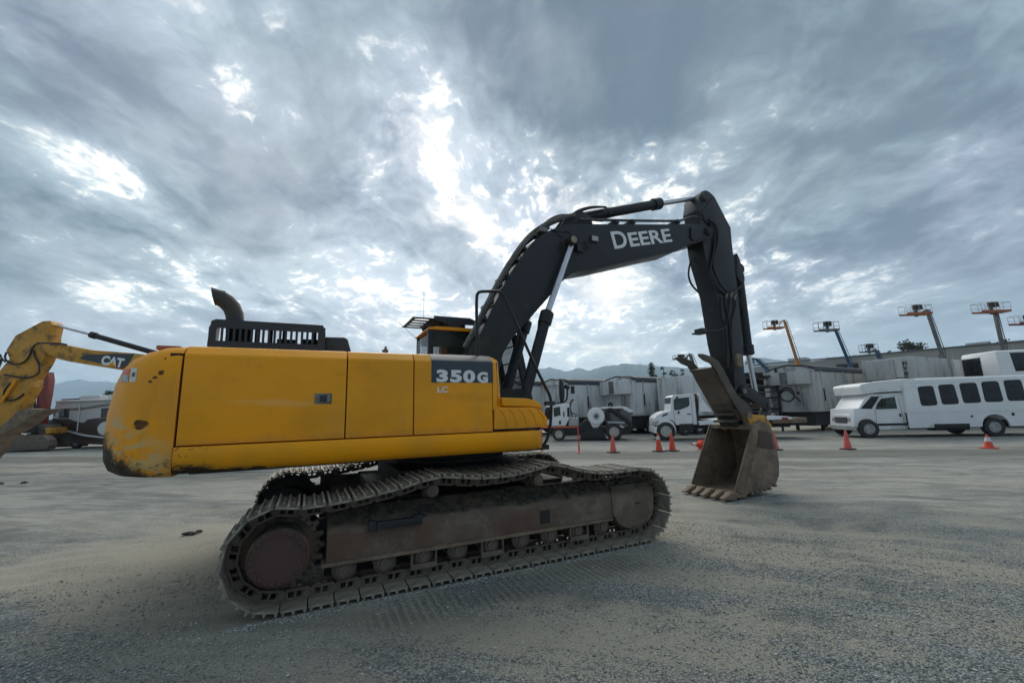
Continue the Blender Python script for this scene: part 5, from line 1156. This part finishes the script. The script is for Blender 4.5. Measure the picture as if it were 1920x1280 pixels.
trailer('grey dump trailer with a coiled air hose and ladder on its front', 1520, 25.5, 692, 768, 9.5, posts=(1.0, 3.8, 7), hood=(.05, .85), ladder=True, hose=True, body='alu')
t3, f3_, *_ = trailer('grey dump trailer with dark tarp whose front hopper box shows behind the sweeper', 1183, 27.5, 713, 776, 8.5, posts=(.9, 3.9), hood=(-.05, .85), ladder=True, body='trailw')
part('hose', MB().tube([(-.1, 2.3, 1.4), (-.15, 2.2, 1.9), (-.15, 1.95, 2.1), (-.15, 1.8, 1.7), (-.15, 1.6, 1.4)], .06, 8, 2), 'rubber', t3)
t4, f4_, z0_, z1_ = trailer('white dump trailer with dark tarp and small square window, above the sweeper cab', 1056, 28., 718, 780, 9., posts=(1.9, 4.6), body='trailw')
part('small_window', MB().box(.50, .80, -.02, .02, z0_+1.45, z0_+1.95), 'under', t4)
trailer('white tarped trailer just right of the excavator boom cylinders', 962, 29., 720, 784, 6.5, posts=(3.2,), body='trailw')
trailer('plain white box trailer standing right behind the flatbed truck cab', 1292, 26., 702, 776, 2.6, tarp=False, body='trailw')
# dark flat rack between arm and trailer
g_ = fwd(1415, 27.); fr = Fr(g_.x, g_.y, math.radians(-22)); t = root('equipment_rack', 'dark rack stacked with hoses and steel between the arm and the grey trailer', 'rack', fr)
zt = fr.at(1420, 695, 0)[1]
for k in range(5): part('shelf', MB().box(-1.3, 1.4, 0, 2.2, .7+k*(zt-.7)/4.6, .8+k*(zt-.7)/4.6), 'under', t)
for xx in (-1.3, 1.3): part('upright', MB().box(xx, xx+.1, 0, .1, 0, zt+.1), 'under', t); part('upright', MB().box(xx, xx+.1, 2.1, 2.2, 0, zt+.1), 'under', t)
part('backing', MB().box(-1.3, 1.4, 1.4, 1.5, .5, zt), 'dark', t)
for k in range(6): part('steel_bundle', MB().tube([(-1.2, .2, 1.2+k*.42), (-.3, .15, 1.3+k*.42), (.6, .2, 1.15+k*.42), (1.35, .2, 1.3+k*.42)], .045, 8, 2), 'pipe', t)
# the lettered container trailer
t6, f6, z0_, z1_ = trailer('pale grey insulated trailer lettered down its corner, behind the shuttle bus roof', 1712, 25.2, 667, 775, 12., rz=2, tarp=False, body='alu')
part('end_frame', MB().box(7.2, 7.6, -.04, 0, z0_, z1_+.02), 'liftgr', t6)
part('cooling_unit', MB().box(-.55, 0, .75, 2.2, z1_-1.35, z1_-.12), 'alu', t6, bevel=.06, seg=3); part('unit_drum', MB().cyl((-.35, .60, z1_-1.25), (-.35, .60, z1_-.1), .2, n=16), 'alu', t6)
part('unit_tray', MB().box(-.6, 0, .4, 2.3, z1_-1.48, z1_-1.38), 'thumb', t6)
for k, ch in enumerate('HVSD'):
    me_o = text(ch, .30, 'under', t6, 0, 0, 0, bold=.012, width=.20, ext=.002)
    me_o.rotation_euler = (0, 0, -math.pi/2); me_o.location = (-.008, .50, z1_-.50-k*.31)

# ---- warehouse
a, b__ = fwd(1405, 84), fwd(2200, 50); d_ = (b__-a).normalized(); fr = Fr(a.x, a.y, math.atan2(d_.y, d_.x))
bd = root('warehouse', 'long low beige warehouse with a flat roof behind the trailers', 'building', fr)
L = (b__-a).length; zz = fr.at(1700, 660, 0)[1]; zl = fr.at(1480, 683, 0)[1]
part('wall', MB().prism([(0, 0), (L, 0), (L, zz), (fr.at(1560, 670, 0)[0], zz), (fr.at(1516, 677, 0)[0], zz*.985), (0, zz*.97)], 0, 30), 'bldg', bd)
part('roof_edge', MB().box(0, L, -.15, 0, zz-.02, zz+.22), 'roofm', bd)
for k in range(14): part('wall_joint', MB().box(4+k*6, 4.08+k*6, -.03, 0, .3, zz-.1), 'alu', bd)
for k, px in enumerate((1572, 1590)): x_ = fr.at(px, 680, 0)[0]; part('roof_vent', MB().cyl((x_, -1.5, zz-1.6), (x_+1.5, -1.5, zz-1.6), .5, n=12), 'under', bd)
for px, w_, h_ in ((1492, 3.0, .9), (1837, 2.6, .7)): x_ = fr.at(px, 660, 2)[0]; part('rooftop_unit', MB().box(x_-w_/2, x_+w_/2, 2, 5, zz, zz+h_), 'alu', bd, bevel=.05)
for px in (1562, 1600, 1650, 1700, 1550): x_ = fr.at(px, 660, 1)[0]; part('roof_pipe', MB().cyl((x_, 1, zz), (x_, 1, zz+.55), .05, n=8), 'alu', bd)

# ---- boom lifts
def lift(label, depth, bk, boom_pts, paint, cage, side=1, rz=None):
    g_ = fwd(boom_pts[-1][0]+10, depth); fr = Fr(g_.x, g_.y, -YAW); t = root('boom_lift', label, 'boom lift', fr, 'raised boom lifts behind the trailers')
    x0, x1, y0, y1 = bk; xa, za = fr.at(x0, y1, 0); xb_, zb_ = fr.at(x1, y0, 0); yd = .9
    ln = ((za-fr.at(x0, y1, 0)[1]))
    tilt = (y1-(y1-2))*0
    bs = part('basket', MB().box(xa, xb_, -yd/2, yd/2, za, za+.07), cage, t)
    cg = lambda mbx: part('rail', mbx, 'alu' if cage != 'liftgr' else 'liftgr', bs)
    h = zb_-za
    for yy_ in (-yd/2, yd/2):
        cg(MB().tube([(xa, yy_, za+h), (xb_, yy_, za+h)], .022, 6)); cg(MB().tube([(xa, yy_, za+h*.5), (xb_, yy_, za+h*.5)], .018, 6))
        part('kick_board', MB().box(xa, xb_, yy_-.01, yy_+.01, za+.05, za+.20), cage, bs)
        n = 5
        for k in range(n): xx = xa+(xb_-xa)*k/(n-1); cg(MB().tube([(xx, yy_, za), (xx, yy_, za+h)], .02, 6))
    for xx in (xa, xb_): cg(MB().tube([(xx, -yd/2, za+h), (xx, yd/2, za+h)], .022, 6))
    xm = xa+(xb_-xa)*.56
    part('control_box', MB().box(xm-.35, xm+.35, -.3, .1, za+h*.55, za+h+.10), 'under', bs, bevel=.03)
    part('support', MB().box(xm+.05, xm+.30, .2, .4, za-.1, za+h*.6), paint, bs)
    P_ = [V(fr.p3(*p, .35)) for p in boom_pts]
    w0 = .16
    for i in range(len(P_)-1):
        a_, b_ = P_[i], P_[i+1]; d = (b_-a_).normalized(); n_ = d.cross(V((0, 1, 0))).normalized(); w_ = (.07, .10, .125, .14)[min(3, i+(4-len(P_)) )]*(1.25 if 'tall' not in label else 1.)
        for s_, r_ in ((0, w_), ):
            q = [a_+n_*r_+V((0, -r_, 0)), a_+n_*r_+V((0, r_, 0)), a_-n_*r_+V((0, r_, 0)), a_-n_*r_+V((0, -r_, 0))]
            part('boom', MB().loft([q, [p+(b_-a_) for p in q]]), paint, t, bevel=.02)
    a_, b_ = P_[-2], P_[-1]; n_ = (b_-a_).normalized().cross(V((0, 1, 0)))
    mid = a_.lerp(b_, .45)
    part('boom_sleeve', MB().cyl(mid, b_, .17, n=4), paint, t)
    part('hose_track', MB().tube([a_+n_*.30, a_.lerp(b_, .4)+n_*.36, b_+n_*.42], .035, 6), 'under', t)
    part('lower_boom', MB().tube([P_[-1], (P_[-1].x*.4+.4, .35, 1.7)], .28, 4), paint, t)
    part('turret', MB().box(-1.2, 1.6, -.7, 1.2, .9, 2.0), paint, t, bevel=.15); part('axle_frame', MB().box(-1.6, 1.8, -.7, 1.3, .45, .85), 'liftgr', t, bevel=.05)
    for xx in (-1.3, 1.5):
        wheel(t, xx, -.75, .5, .35, 'rim', -1); wheel(t, xx, 1.35, .5, .35, 'rim', 1)
    return t
lift('ochre boom lift with orange basket, leftmost of the tall ones, above the grey trailer', 52, (1435, 1465, 602, 617), [(1462, 606), (1469, 600), (1471, 602), (1494, 675)], 'liftye', 'liftor')
lift('tall blue boom lift with grey basket raised above the grey dump trailer', 50, (1531, 1567, 604, 621), [(1556, 619), (1566, 617), (1592, 680)], 'liftbl', 'liftgr')
lift('lowest boom lift, dark basket barely above the warehouse roof', 52, (1617, 1640, 646, 661), [(1638, 655), (1643, 657), (1649, 672)], 'liftbl', 'liftgr')
lift('tall boom lift with orange basket and leaning grey boom above the lettered trailer', 42, (1694, 1738, 573, 591), [(1728, 586), (1738, 581), (1766, 664)], 'liftgr', 'liftor')
lift('tallest boom lift, orange basket on a grey mast above the white coach', 40, (1832, 1883, 568, 587), [(1858, 587), (1866, 588), (1881, 655)], 'liftgr', 'liftor')
lift('boom lift with red and white basket beyond the tallest lift', 40, (1902, 1948, 592, 609), [(1930, 609), (1940, 610), (1952, 660)], 'liftgr', 'red')
lift('folded grey boom lift seen between the two thumb tines', 50, (1264, 1286, 666, 674), [(1284, 674), (1292, 664), (1294, 664), (1302, 690)], 'liftgr', 'liftgr')
lift('small blue boom lift just right of the bucket cylinder rod', 50, (1402, 1411, 672, 682), [(1408, 681), (1416, 672), (1420, 675), (1438, 692)], 'liftbl', 'liftbl')

# ---- traffic cones
def cone_mesh(h, r=.13):
    return MB().lathe((0, 0, .03), (0, 0, 1), [(0, r), (h*.5, r*.60), (h-.05, .030), (h-.03, .024), (h-.035, .015)], 22).mesh('traffic_cone', 0)
cm = {}
def cone(px, py, h, m, label, band=False, rot=(0, 0, 0), dz=0):
    k = (h, m)
    if k not in cm: cm[k] = cone_mesh(h); cm[k].materials.append(M[m])
    g_ = gnd(px, py, .0)
    o_ = thing('traffic_cone', label, 'cone', (g_.x, g_.y, dz), 0, 'traffic cones lined up beyond the excavator'); o_.rotation_euler = rot
    link('cone_body', cm[k], m, o_)
    part('cone_base', MB().prism([(-.19, -.17), (-.17, -.19), (.17, -.19), (.19, -.17), (.19, .17), (.17, .19), (-.17, .19), (-.19, .17)], 0, .035, 'z'), 'under' if h > .5 else m, o_, bevel=.008)
    if band:
        z0, z1 = band; f_ = lambda z: .13*(1-.4*(z/(h*.5))) if z < h*.5 else .078+(.030-.078)*(z-h*.5)/(h*.5-.05)
        part('reflective_band', MB().lathe((0, 0, .03), (0, 0, 1), [(z0, f_(z0)+.004), (z1, f_(z1)+.004)], 22), 'refl', o_)
cone(1150, 848, .68, 'conep', 'pinkish traffic cone in front of the street sweeper rear wheel')
cone(1236, 846, .68, 'cone', 'orange cone with white collar, left one of the pair before the flatbed truck', (.42, .54))
cone(1261, 845, .68, 'cone', 'orange cone without collar, right one of the pair before the flatbed truck')
cone(1337, 844, .68, 'cone', 'orange cone half hidden by the left edge of the bucket')
cone(1454, 843, .68, 'conep', 'faded pink cone just right of the bucket')
cone(1590, 842, .68, 'conep', 'faded pink cone below the shuttle bus front bumper')
cone(1855, 840, .46, 'cone', 'short orange cone with wide white collar by the bus rear wheel', (.20, .34))
cone(1317, 842, .50, 'cone', 'orange cone lying on its side between the standing cones', (.28, .42), rot=(math.radians(84), 0, math.radians(-100)), dz=.17)
cone(957, 846, .5, 'conep', 'fallen cone seen under the front of the yellow skirt', (.22, .36), rot=(math.radians(84), 0, math.radians(-100)), dz=.17)
# ---- orange barrier
g_ = gnd(1086, 848); fr = Fr(g_.x, g_.y, RZ); ba = root('barrier_frame', 'thin orange tubular barrier standing left of the cones', 'barrier', fr)
zt = fr.at(1086, 800, 0)[1]; xl = fr.at(1015, 800, 0)[0]
part('top_bar', MB().tube([(xl, 0, zt), (0, 0, zt)], .022, 8), 'cone', ba)
for xx in (xl, 0):
    part('leg', MB().tube([(xx, 0, zt), (xx, 0, .1)], .022, 8), 'cone', ba); part('foot', MB().prism([(-.12, .02), (.12, .02), (.05, .10), (.02, .30), (-.02, .30), (-.05, .10)], -.03+xx, .03+xx, 'x').box(xx-.08, xx+.08, -.2, .2, 0, .02), 'cone', ba)

# ---- trees
def tree(label, px, depth, ytop, wpx, mat_, kind, n, name='tree', group=None):
    g_ = fwd(px, depth); fr = Fr(g_.x, g_.y, -YAW); t = root(name, label, 'tree', fr, group)
    H = fr.at(px, ytop, 0)[1]; Wd = wpx/FPX*depth/2; r = random.Random(int(px)); mb = MB(); lm = MB()
    part('trunk', MB().cyl((0, 0, 0), (.1, 0, H*.92), .03*H, .006*H, n=8), 'trunk', t)
    L_ = []
    for k in range(26):
        z = H*(.25+.7*r.random()); a = r.random()*6.28; f_ = 1-(z/H-.25)/.9 if kind == 'fir' else math.sin(math.pi*min(1, max(.12, (z/H-.15)/.88)))
        ln = Wd*f_*(.7+.35*r.random()); e = V((math.cos(a)*ln, math.sin(a)*ln, z+ln*(-.15 if kind == 'fir' else .35))); L_.append((V((0, 0, z)), e)); lm.tube([(0, 0, z), V((0, 0, z)).lerp(e, .5)+V((0, 0, .02*H)), e], (.006*H, .0015*H), 5)
    part('limbs', lm, 'trunk', t)
    for k in range(n):
        a_, b_ = r.choice(L_); c_ = a_.lerp(b_, .35+.7*r.random()) + V((r.gauss(0, 1), r.gauss(0, 1), r.gauss(0, .8)))*Wd*(.13 if kind != 'sparse' else .09)
        s_ = Wd*(.05+.06*r.random())*(1 if kind != 'sparse' else .7); nx = V((r.gauss(0, 1), r.gauss(0, 1), r.gauss(0, 1))).normalized(); u_ = nx.orthogonal().normalized()*s_; v_ = nx.cross(u_).normalized()*s_*.7
        mb.add([c_-u_-v_*.3, c_+v_, c_+u_*1.1, c_-v_], [(0, 1, 2, 3)])
    part('crown', mb, mat_, t, ang=10)
tree('tall dark evergreen beside the hills, leftmost behind the tarped trailers', 1221, 110, 677, 30, 'leaf', 'fir', 2600)
tree('small dark evergreen right behind the tallest one', 1242, 118, 684, 22, 'leaf', 'fir', 1500)
tree('low dark bushy tree behind the white box trailer', 1262, 118, 689, 26, 'leaf', 'round', 1500)
tree('low dark tree at the thumb edge', 1279, 118, 688, 18, 'leaf', 'round', 900)
tree('round olive tree showing above the warehouse roof', 1712, 95, 641, 70, 'leaf2', 'round', 1900)
tree('sparse wispy tree right behind the mast of the tallest lift', 1884, 90, 628, 52, 'leaf2', 'sparse', 700)
tree('sparse tree rising just beyond the tallest lift mast', 1915, 90, 640, 46, 'leaf2', 'sparse', 600)
tree('dark tree behind the motorhome roof', 208, 75, 731, 34, 'leaf', 'round', 1800)
tree('dark tree hidden mostly behind the counterweight', 236, 78, 736, 34, 'leaf', 'round', 900)

# ---- motorhome
g_ = gnd(138, 841); fr = Fr(g_.x, g_.y, math.radians(-38)); CL = dict(ox=0, oy=580, s=3.765)
rv = root('motorhome', 'long brown and cream motorhome parked beyond the rusty counterweight', 'motorhome', fr)
xr = fr.at(218, 800, 0)[0]*1.0+6.2
zt = fr.at(150, 750, 0)[1]
sh_ = qpoly(fr, [(350, 930), (352, 860), (372, 745), (395, 655), (410, 645), (640, 633)], 0, **CL)
zroof = sh_[-1][1]; zbot = .35
part('body_shell', MB().prism([(sh_[0][0], .42), *sh_[:5], (sh_[5][0], zroof), (xr, zroof+.0), (xr, .42)], 0, 2.5), 'rvtan', rv, bevel=.06, seg=3)
def strip(pts, m, n_, y=-.012): return part(n_, MB().prism(qpoly(fr, pts, y, **CL), y, .0), m, rv)
strip([(358, 840), (368, 770), (480, 770), (540, 790), (590, 800), (620, 775), (700, 765), (900, 765), (900, 905), (700, 898), (600, 880), (480, 855)], 'rvbrown', 'lower_graphic')
strip([(352, 935), (354, 850), (480, 865), (600, 890), (720, 905), (900, 912), (900, 960), (480, 945)], 'rvbrown', 'skirt_panel')
strip([(380, 720), (384, 703), (600, 690), (700, 672), (900, 650), (900, 662), (700, 690), (560, 712)], 'rvtop', 'upper_stripe', -.010)
strip([(352, 835), (356, 822), (480, 850), (600, 882), (760, 900), (900, 903), (900, 912), (760, 910), (600, 895), (480, 866)], 'refl', 'swoosh', -.016)
c_ = fr.p3(742/3.765, 580+838/3.765, -.016)
part('round_emblem_panel', MB().prism([(c_[0]+.62*math.cos(a), c_[2]+.42*math.sin(a)) for a in [2*math.pi*k/28 for k in range(28)]], -.022, -.013), 'refl', rv)
part('emblem_swirl', MB().tube([(c_[0]+.5, -.025, c_[2]-.25), (c_[0]+.1, -.025, c_[2]-.1), (c_[0]+.3, -.025, c_[2]+.1), (c_[0]+.55, -.025, c_[2]+.1)], .06, 6, 2), 'rvtan', rv)
for wq in ([(415, 765), (420, 700), (488, 697), (482, 765)], [(710, 762), (715, 698), (800, 692), (800, 758)]):
    w_ = part('side_window', MB().prism(qpoly(fr, wq, -.02, **CL), -.02, 0), 'under', rv, bevel=.01); P_ = qpoly(fr, wq, -.02, **CL); cx_ = sum(p[0] for p in P_)/4; cz_ = sum(p[1] for p in P_)/4
    part('pane', MB().prism([(cx_+(a-cx_)*.85, cz_+(b__-cz_)*.85) for a, b__ in P_], -.026, -.019), 'dglass', w_)
strip([(375, 752), (380, 725), (415, 722), (412, 752)], 'lglass', 'windscreen_side')
part('awning_arm', MB().tube([fr.p3(150.5, 756, -.06), fr.p3(144.5, 808, -.06)], .03, 6), 'refl', rv)
part('awning_roll', MB().tube([fr.p3(106, 752.5, -.08), fr.p3(219, 748.5, -.08)], .07, 8), 'refl', rv)
for a, b__ in ((158, 196), (212, 240)): xa, xb_ = fr.at(a, 745, 1.2)[0], fr.at(b__, 745, 1.2)[0]; part('roof_air_unit', MB().box(xa, xb_, .9, 1.6, zroof, zroof+.32), 'refl', rv, bevel=.08, seg=3)
part('roof_rail', MB().box(sh_[3][0]+.1, sh_[3][0]+1.6, .2, .3, zroof+.02, zroof+.1), 'under', rv)
part('wing_mirror', MB().prism(qpoly(fr, [(405, 752), (408, 705), (418, 705), (415, 752)], -.2, **CL), -.3, -.2), 'refl', rv)
for xx in (0, xr-2.6): wheel(rv, xx, .28, .42, .26, 'rim', -1); wheel(rv, xx, 2.2, .42, .26, 'rim', 1)

# ---- second yellow excavator
g_ = fwd(450, 16.); fr = Fr(g_.x, g_.y, -YAW)
e2 = root('excavator', 'faded yellow excavator behind the big one, black decal on its boom', 'excavator', fr)
st = fr.poly([(93, 601), (98, 608), (93, 628), (92, 642), (86, 662), (77, 681), (58, 710), (57, 725), (45, 745), (32, 774), (0, 811), (-45, 862), (-80, 850), (-40, 760), (0, 694), (18, 672), (11, 657), (29, 629), (70, 607), (80, 602)], -.22)
part('arm', MB().prism(st, -.22, .22), 'yellow2', e2, bevel=.02)
bm_ = part('boom', MB().prism(fr.poly([(66, 646), (92, 641), (106, 643.5), (127, 648), (170, 656), (252, 662), (330, 672), (400, 700), (455, 760), (470, 800), (430, 805), (400, 765), (350, 715), (290, 702), (231, 694), (159, 682.5), (127, 677), (106, 672), (88, 662.5), (68, 653)], -.28), -.28, .28), 'yellow2', e2, bevel=.02)
part('boom_decal', MB().prism(fr.poly([(150, 672.5), (155, 667), (162, 664.5), (252, 663), (240, 683), (231, 691.5)], -.285), -.286, -.281), 'decal', bm_)
part('decal_corner', MB().prism(fr.poly([(224, 690), (236, 684), (240, 683), (231, 691.5)], -.288), -.288, -.2865), 'red', bm_)
xa, za = fr.at(188, 681.5, -.29); xb_, zb_ = fr.at(230, 690, -.29); hh = fr.at(190, 665.5, -.29)[1]-za
text('CAT', hh/.72, 'white', bm_, xa, za, -.2895, ang=math.atan2(zb_-za, xb_-xa)*.85, bold=.022, width=xb_-xa, ext=.002)
part('decal_triangle', MB().prism(fr.poly([(202, 684.5), (211, 677.5), (218, 687)], -.296), -.296, -.293), 'yellow', bm_)
q0, q1, q2 = fr.p3(300, 664, 0), fr.p3(170, 627, 0), fr.p3(97, 608, 0)
ram('arm_cylinder', q0, q1, q2, .10, .045, parent=e2)
for pts in ([(12, 660), (8, 672), (20, 682), (35, 683), (48, 677), (56, 666), (60, 652), (68, 644), (80, 643), (110, 643), (125, 646)], [(62, 656), (66, 670), (74, 683), (75, 696), (68, 704), (52, 708), (35, 707), (8, 702)], [(20, 718), (10, 728), (6, 740), (12, 750), (24, 751), (38, 744), (44, 738)], [(0, 664), (3, 672), (10, 678)]):
    part('hose', MB().tube([fr.p3(*p, -.27) for p in pts], .03, 8, 2), 'rubber', e2)
part('hose_clamp', MB().box(fr.at(93, 645, -.3)[0], fr.at(108, 645, -.3)[0], -.3, -.1, fr.at(100, 647, -.3)[1], fr.at(100, 642, -.3)[1]), 'lid', e2)
part('link_rod', MB().tube([fr.p3(2, 755, -.3), fr.p3(30, 712, -.3)], .05, 8), 'yellow', e2)
part('bucket_cylinder', MB().tube([fr.p3(-2, 672, 0), fr.p3(-30, 740, 0)], .12, 10), 'black', e2)
part('bucket', MB().prism(fr.poly([(86, 766), (84, 769), (76, 773), (62, 778), (52, 784), (36, 797), (0, 817), (-40, 868), (-90, 866), (-100, 820), (-60, 800), (0, 800), (20, 783), (33, 770), (50, 765.5), (70, 767)], -.3), -.3, .3), 'steel', e2, bevel=.02)
part('house', MB().box(-1.0, 2.6, -1.2, 1.5, 1.15, 2.2), 'yellow2', e2, bevel=.12, seg=3)
part('cab', MB().box(-1.2, .5, .1, 1.3, 1.2, 2.3), 'glass', e2, bevel=.08)
part('turntable', MB().cyl((.6, 0, .9), (.6, 0, 1.2), .6, n=24), 'dark', e2)
for yy_ in (-1.3, .8):
    tkp = [(x_, z_) for x_, z_ in arc_(-.9, .42, .4, 90, 270, 10)+arc_(2.2, .42, .4, -90, 90, 10)]
    part('track', MB().prism(tkp, yy_, yy_+.5), 'shoe', e2, bevel=.02)

# ---- red machine and clutter at far left
g_ = fwd(20, 27.); fr = Fr(g_.x, g_.y, -YAW)
e3 = root('excavator', 'weathered red excavator standing far behind the yellow stick', 'excavator', fr)
part('arm', MB().prism(fr.poly([(76, 698), (89, 697), (91, 713), (87, 739), (82, 765), (77, 797), (65, 797), (68, 760), (70, 735), (74, 715)], -.2), -.2, .2), 'red', e3, bevel=.02)
part('boom', MB().prism(fr.poly([(-60, 715), (40, 722), (76, 712), (78, 718), (58, 730), (30, 738), (-60, 760)], -.25), -.25, .25), 'red', e3, bevel=.02)
part('arm_cylinder', MB().tube([fr.p3(66, 790, -.3), fr.p3(64, 735, -.3), fr.p3(62, 716, -.3)], .07, 8), 'black', e3)
part('bucket', MB().prism(fr.poly([(62, 797), (82, 795), (88, 806), (86, 822), (72, 830), (56, 818)], -.5), -.5, .5), 'thumb', e3, bevel=.03)
part('blade', MB().prism(fr.poly([(84, 802), (95, 801), (94, 812), (86, 815)], -.6), -.6, .4), 'yellow2', e3, bevel=.03)
part('house', MB().prism(fr.poly([(-40, 782), (28, 788), (52, 796), (55, 812), (-40, 812)], -1.), -1., 1.2), 'dark', e3, bevel=.05)
part('turntable', MB().cyl((0, 0, .8), (0, 0, 1.2), .7, n=20), 'dark', e3)
for yy_ in (-1.2, .8): part('track', MB().prism(fr.poly([(-30, 824), (-20, 816), (80, 816), (90, 824), (92, 835), (86, 842), (-20, 845), (-32, 838)], -1.2), yy_, yy_+.5), 'link', e3, bevel=.02)
g_ = gnd(36, 843); fr = Fr(g_.x, g_.y, 0)
tag_ = part('barrel', MB().lathe((0, 0, 0), (0, 0, 1), [(0, .27), (.02, .29), (.28, .28), (.30, .30), (.32, .28), (.56, .28), (.58, .30), (.60, .28), (.84, .29), (.86, .27)], 24), 'blue', None, ang=25); tag_.location = g_; tag_['label'] = 'blue drum standing before the red excavator tracks'; tag_['category'] = 'barrel'
g_ = gnd(60, 841); cr = part('crate', MB().box(-.6, .6, -.4, .4, .0, .12).box(-.55, .55, -.38, .38, .12, .30), 'trailw', None, bevel=.02); cr.location = g_; cr['label'] = 'low pale slab on the ground beside the blue drum'; cr['category'] = 'slab'
g_ = gnd(20, 842); cr = part('crate', MB().box(-.6, .5, -.4, .4, .0, .95), 'thumb', None, bevel=.04); cr.location = g_; cr.rotation_euler = (0, 0, .4); cr['label'] = 'brown rusty crate left of the blue drum'; cr['category'] = 'crate'
def lump(px, py, n, s, m, label, cat, name, seed, sx=1.):
    r = random.Random(seed); g_ = gnd(px, py); mb = MB()
    bm = bmesh.new(); me = bpy.data.meshes.new(name)
    for k in range(n):
        c_ = V((r.gauss(0, s*1.6*sx), r.gauss(0, s*1.0), s*.25)); q = s*(.35+.6*r.random())
        ret = bmesh.ops.create_icosphere(bm, subdivisions=2, radius=q, matrix=Matrix.Translation(c_))
        for v_ in ret['verts']: v_.co += V((r.gauss(0, 1), r.gauss(0, 1), r.gauss(0, 1)))*q*.16; v_.co.z = v_.co.z*.55
    bm.to_mesh(me); bm.free(); o_ = link(name, me, m, None, loc=g_); o_['label'] = label; o_['category'] = cat; return o_
lump(357, 999, 22, .035, 'mud', 'small heap of dark dried mud on the gravel left of the track', 'mud clump', 'mud_clump', 3)
lump(-4, 908, 9, .10, 'lid', 'reddish lump of dirt on the open gravel beyond the counterweight', 'dirt lump', 'dirt_lump', 5, 1.6)
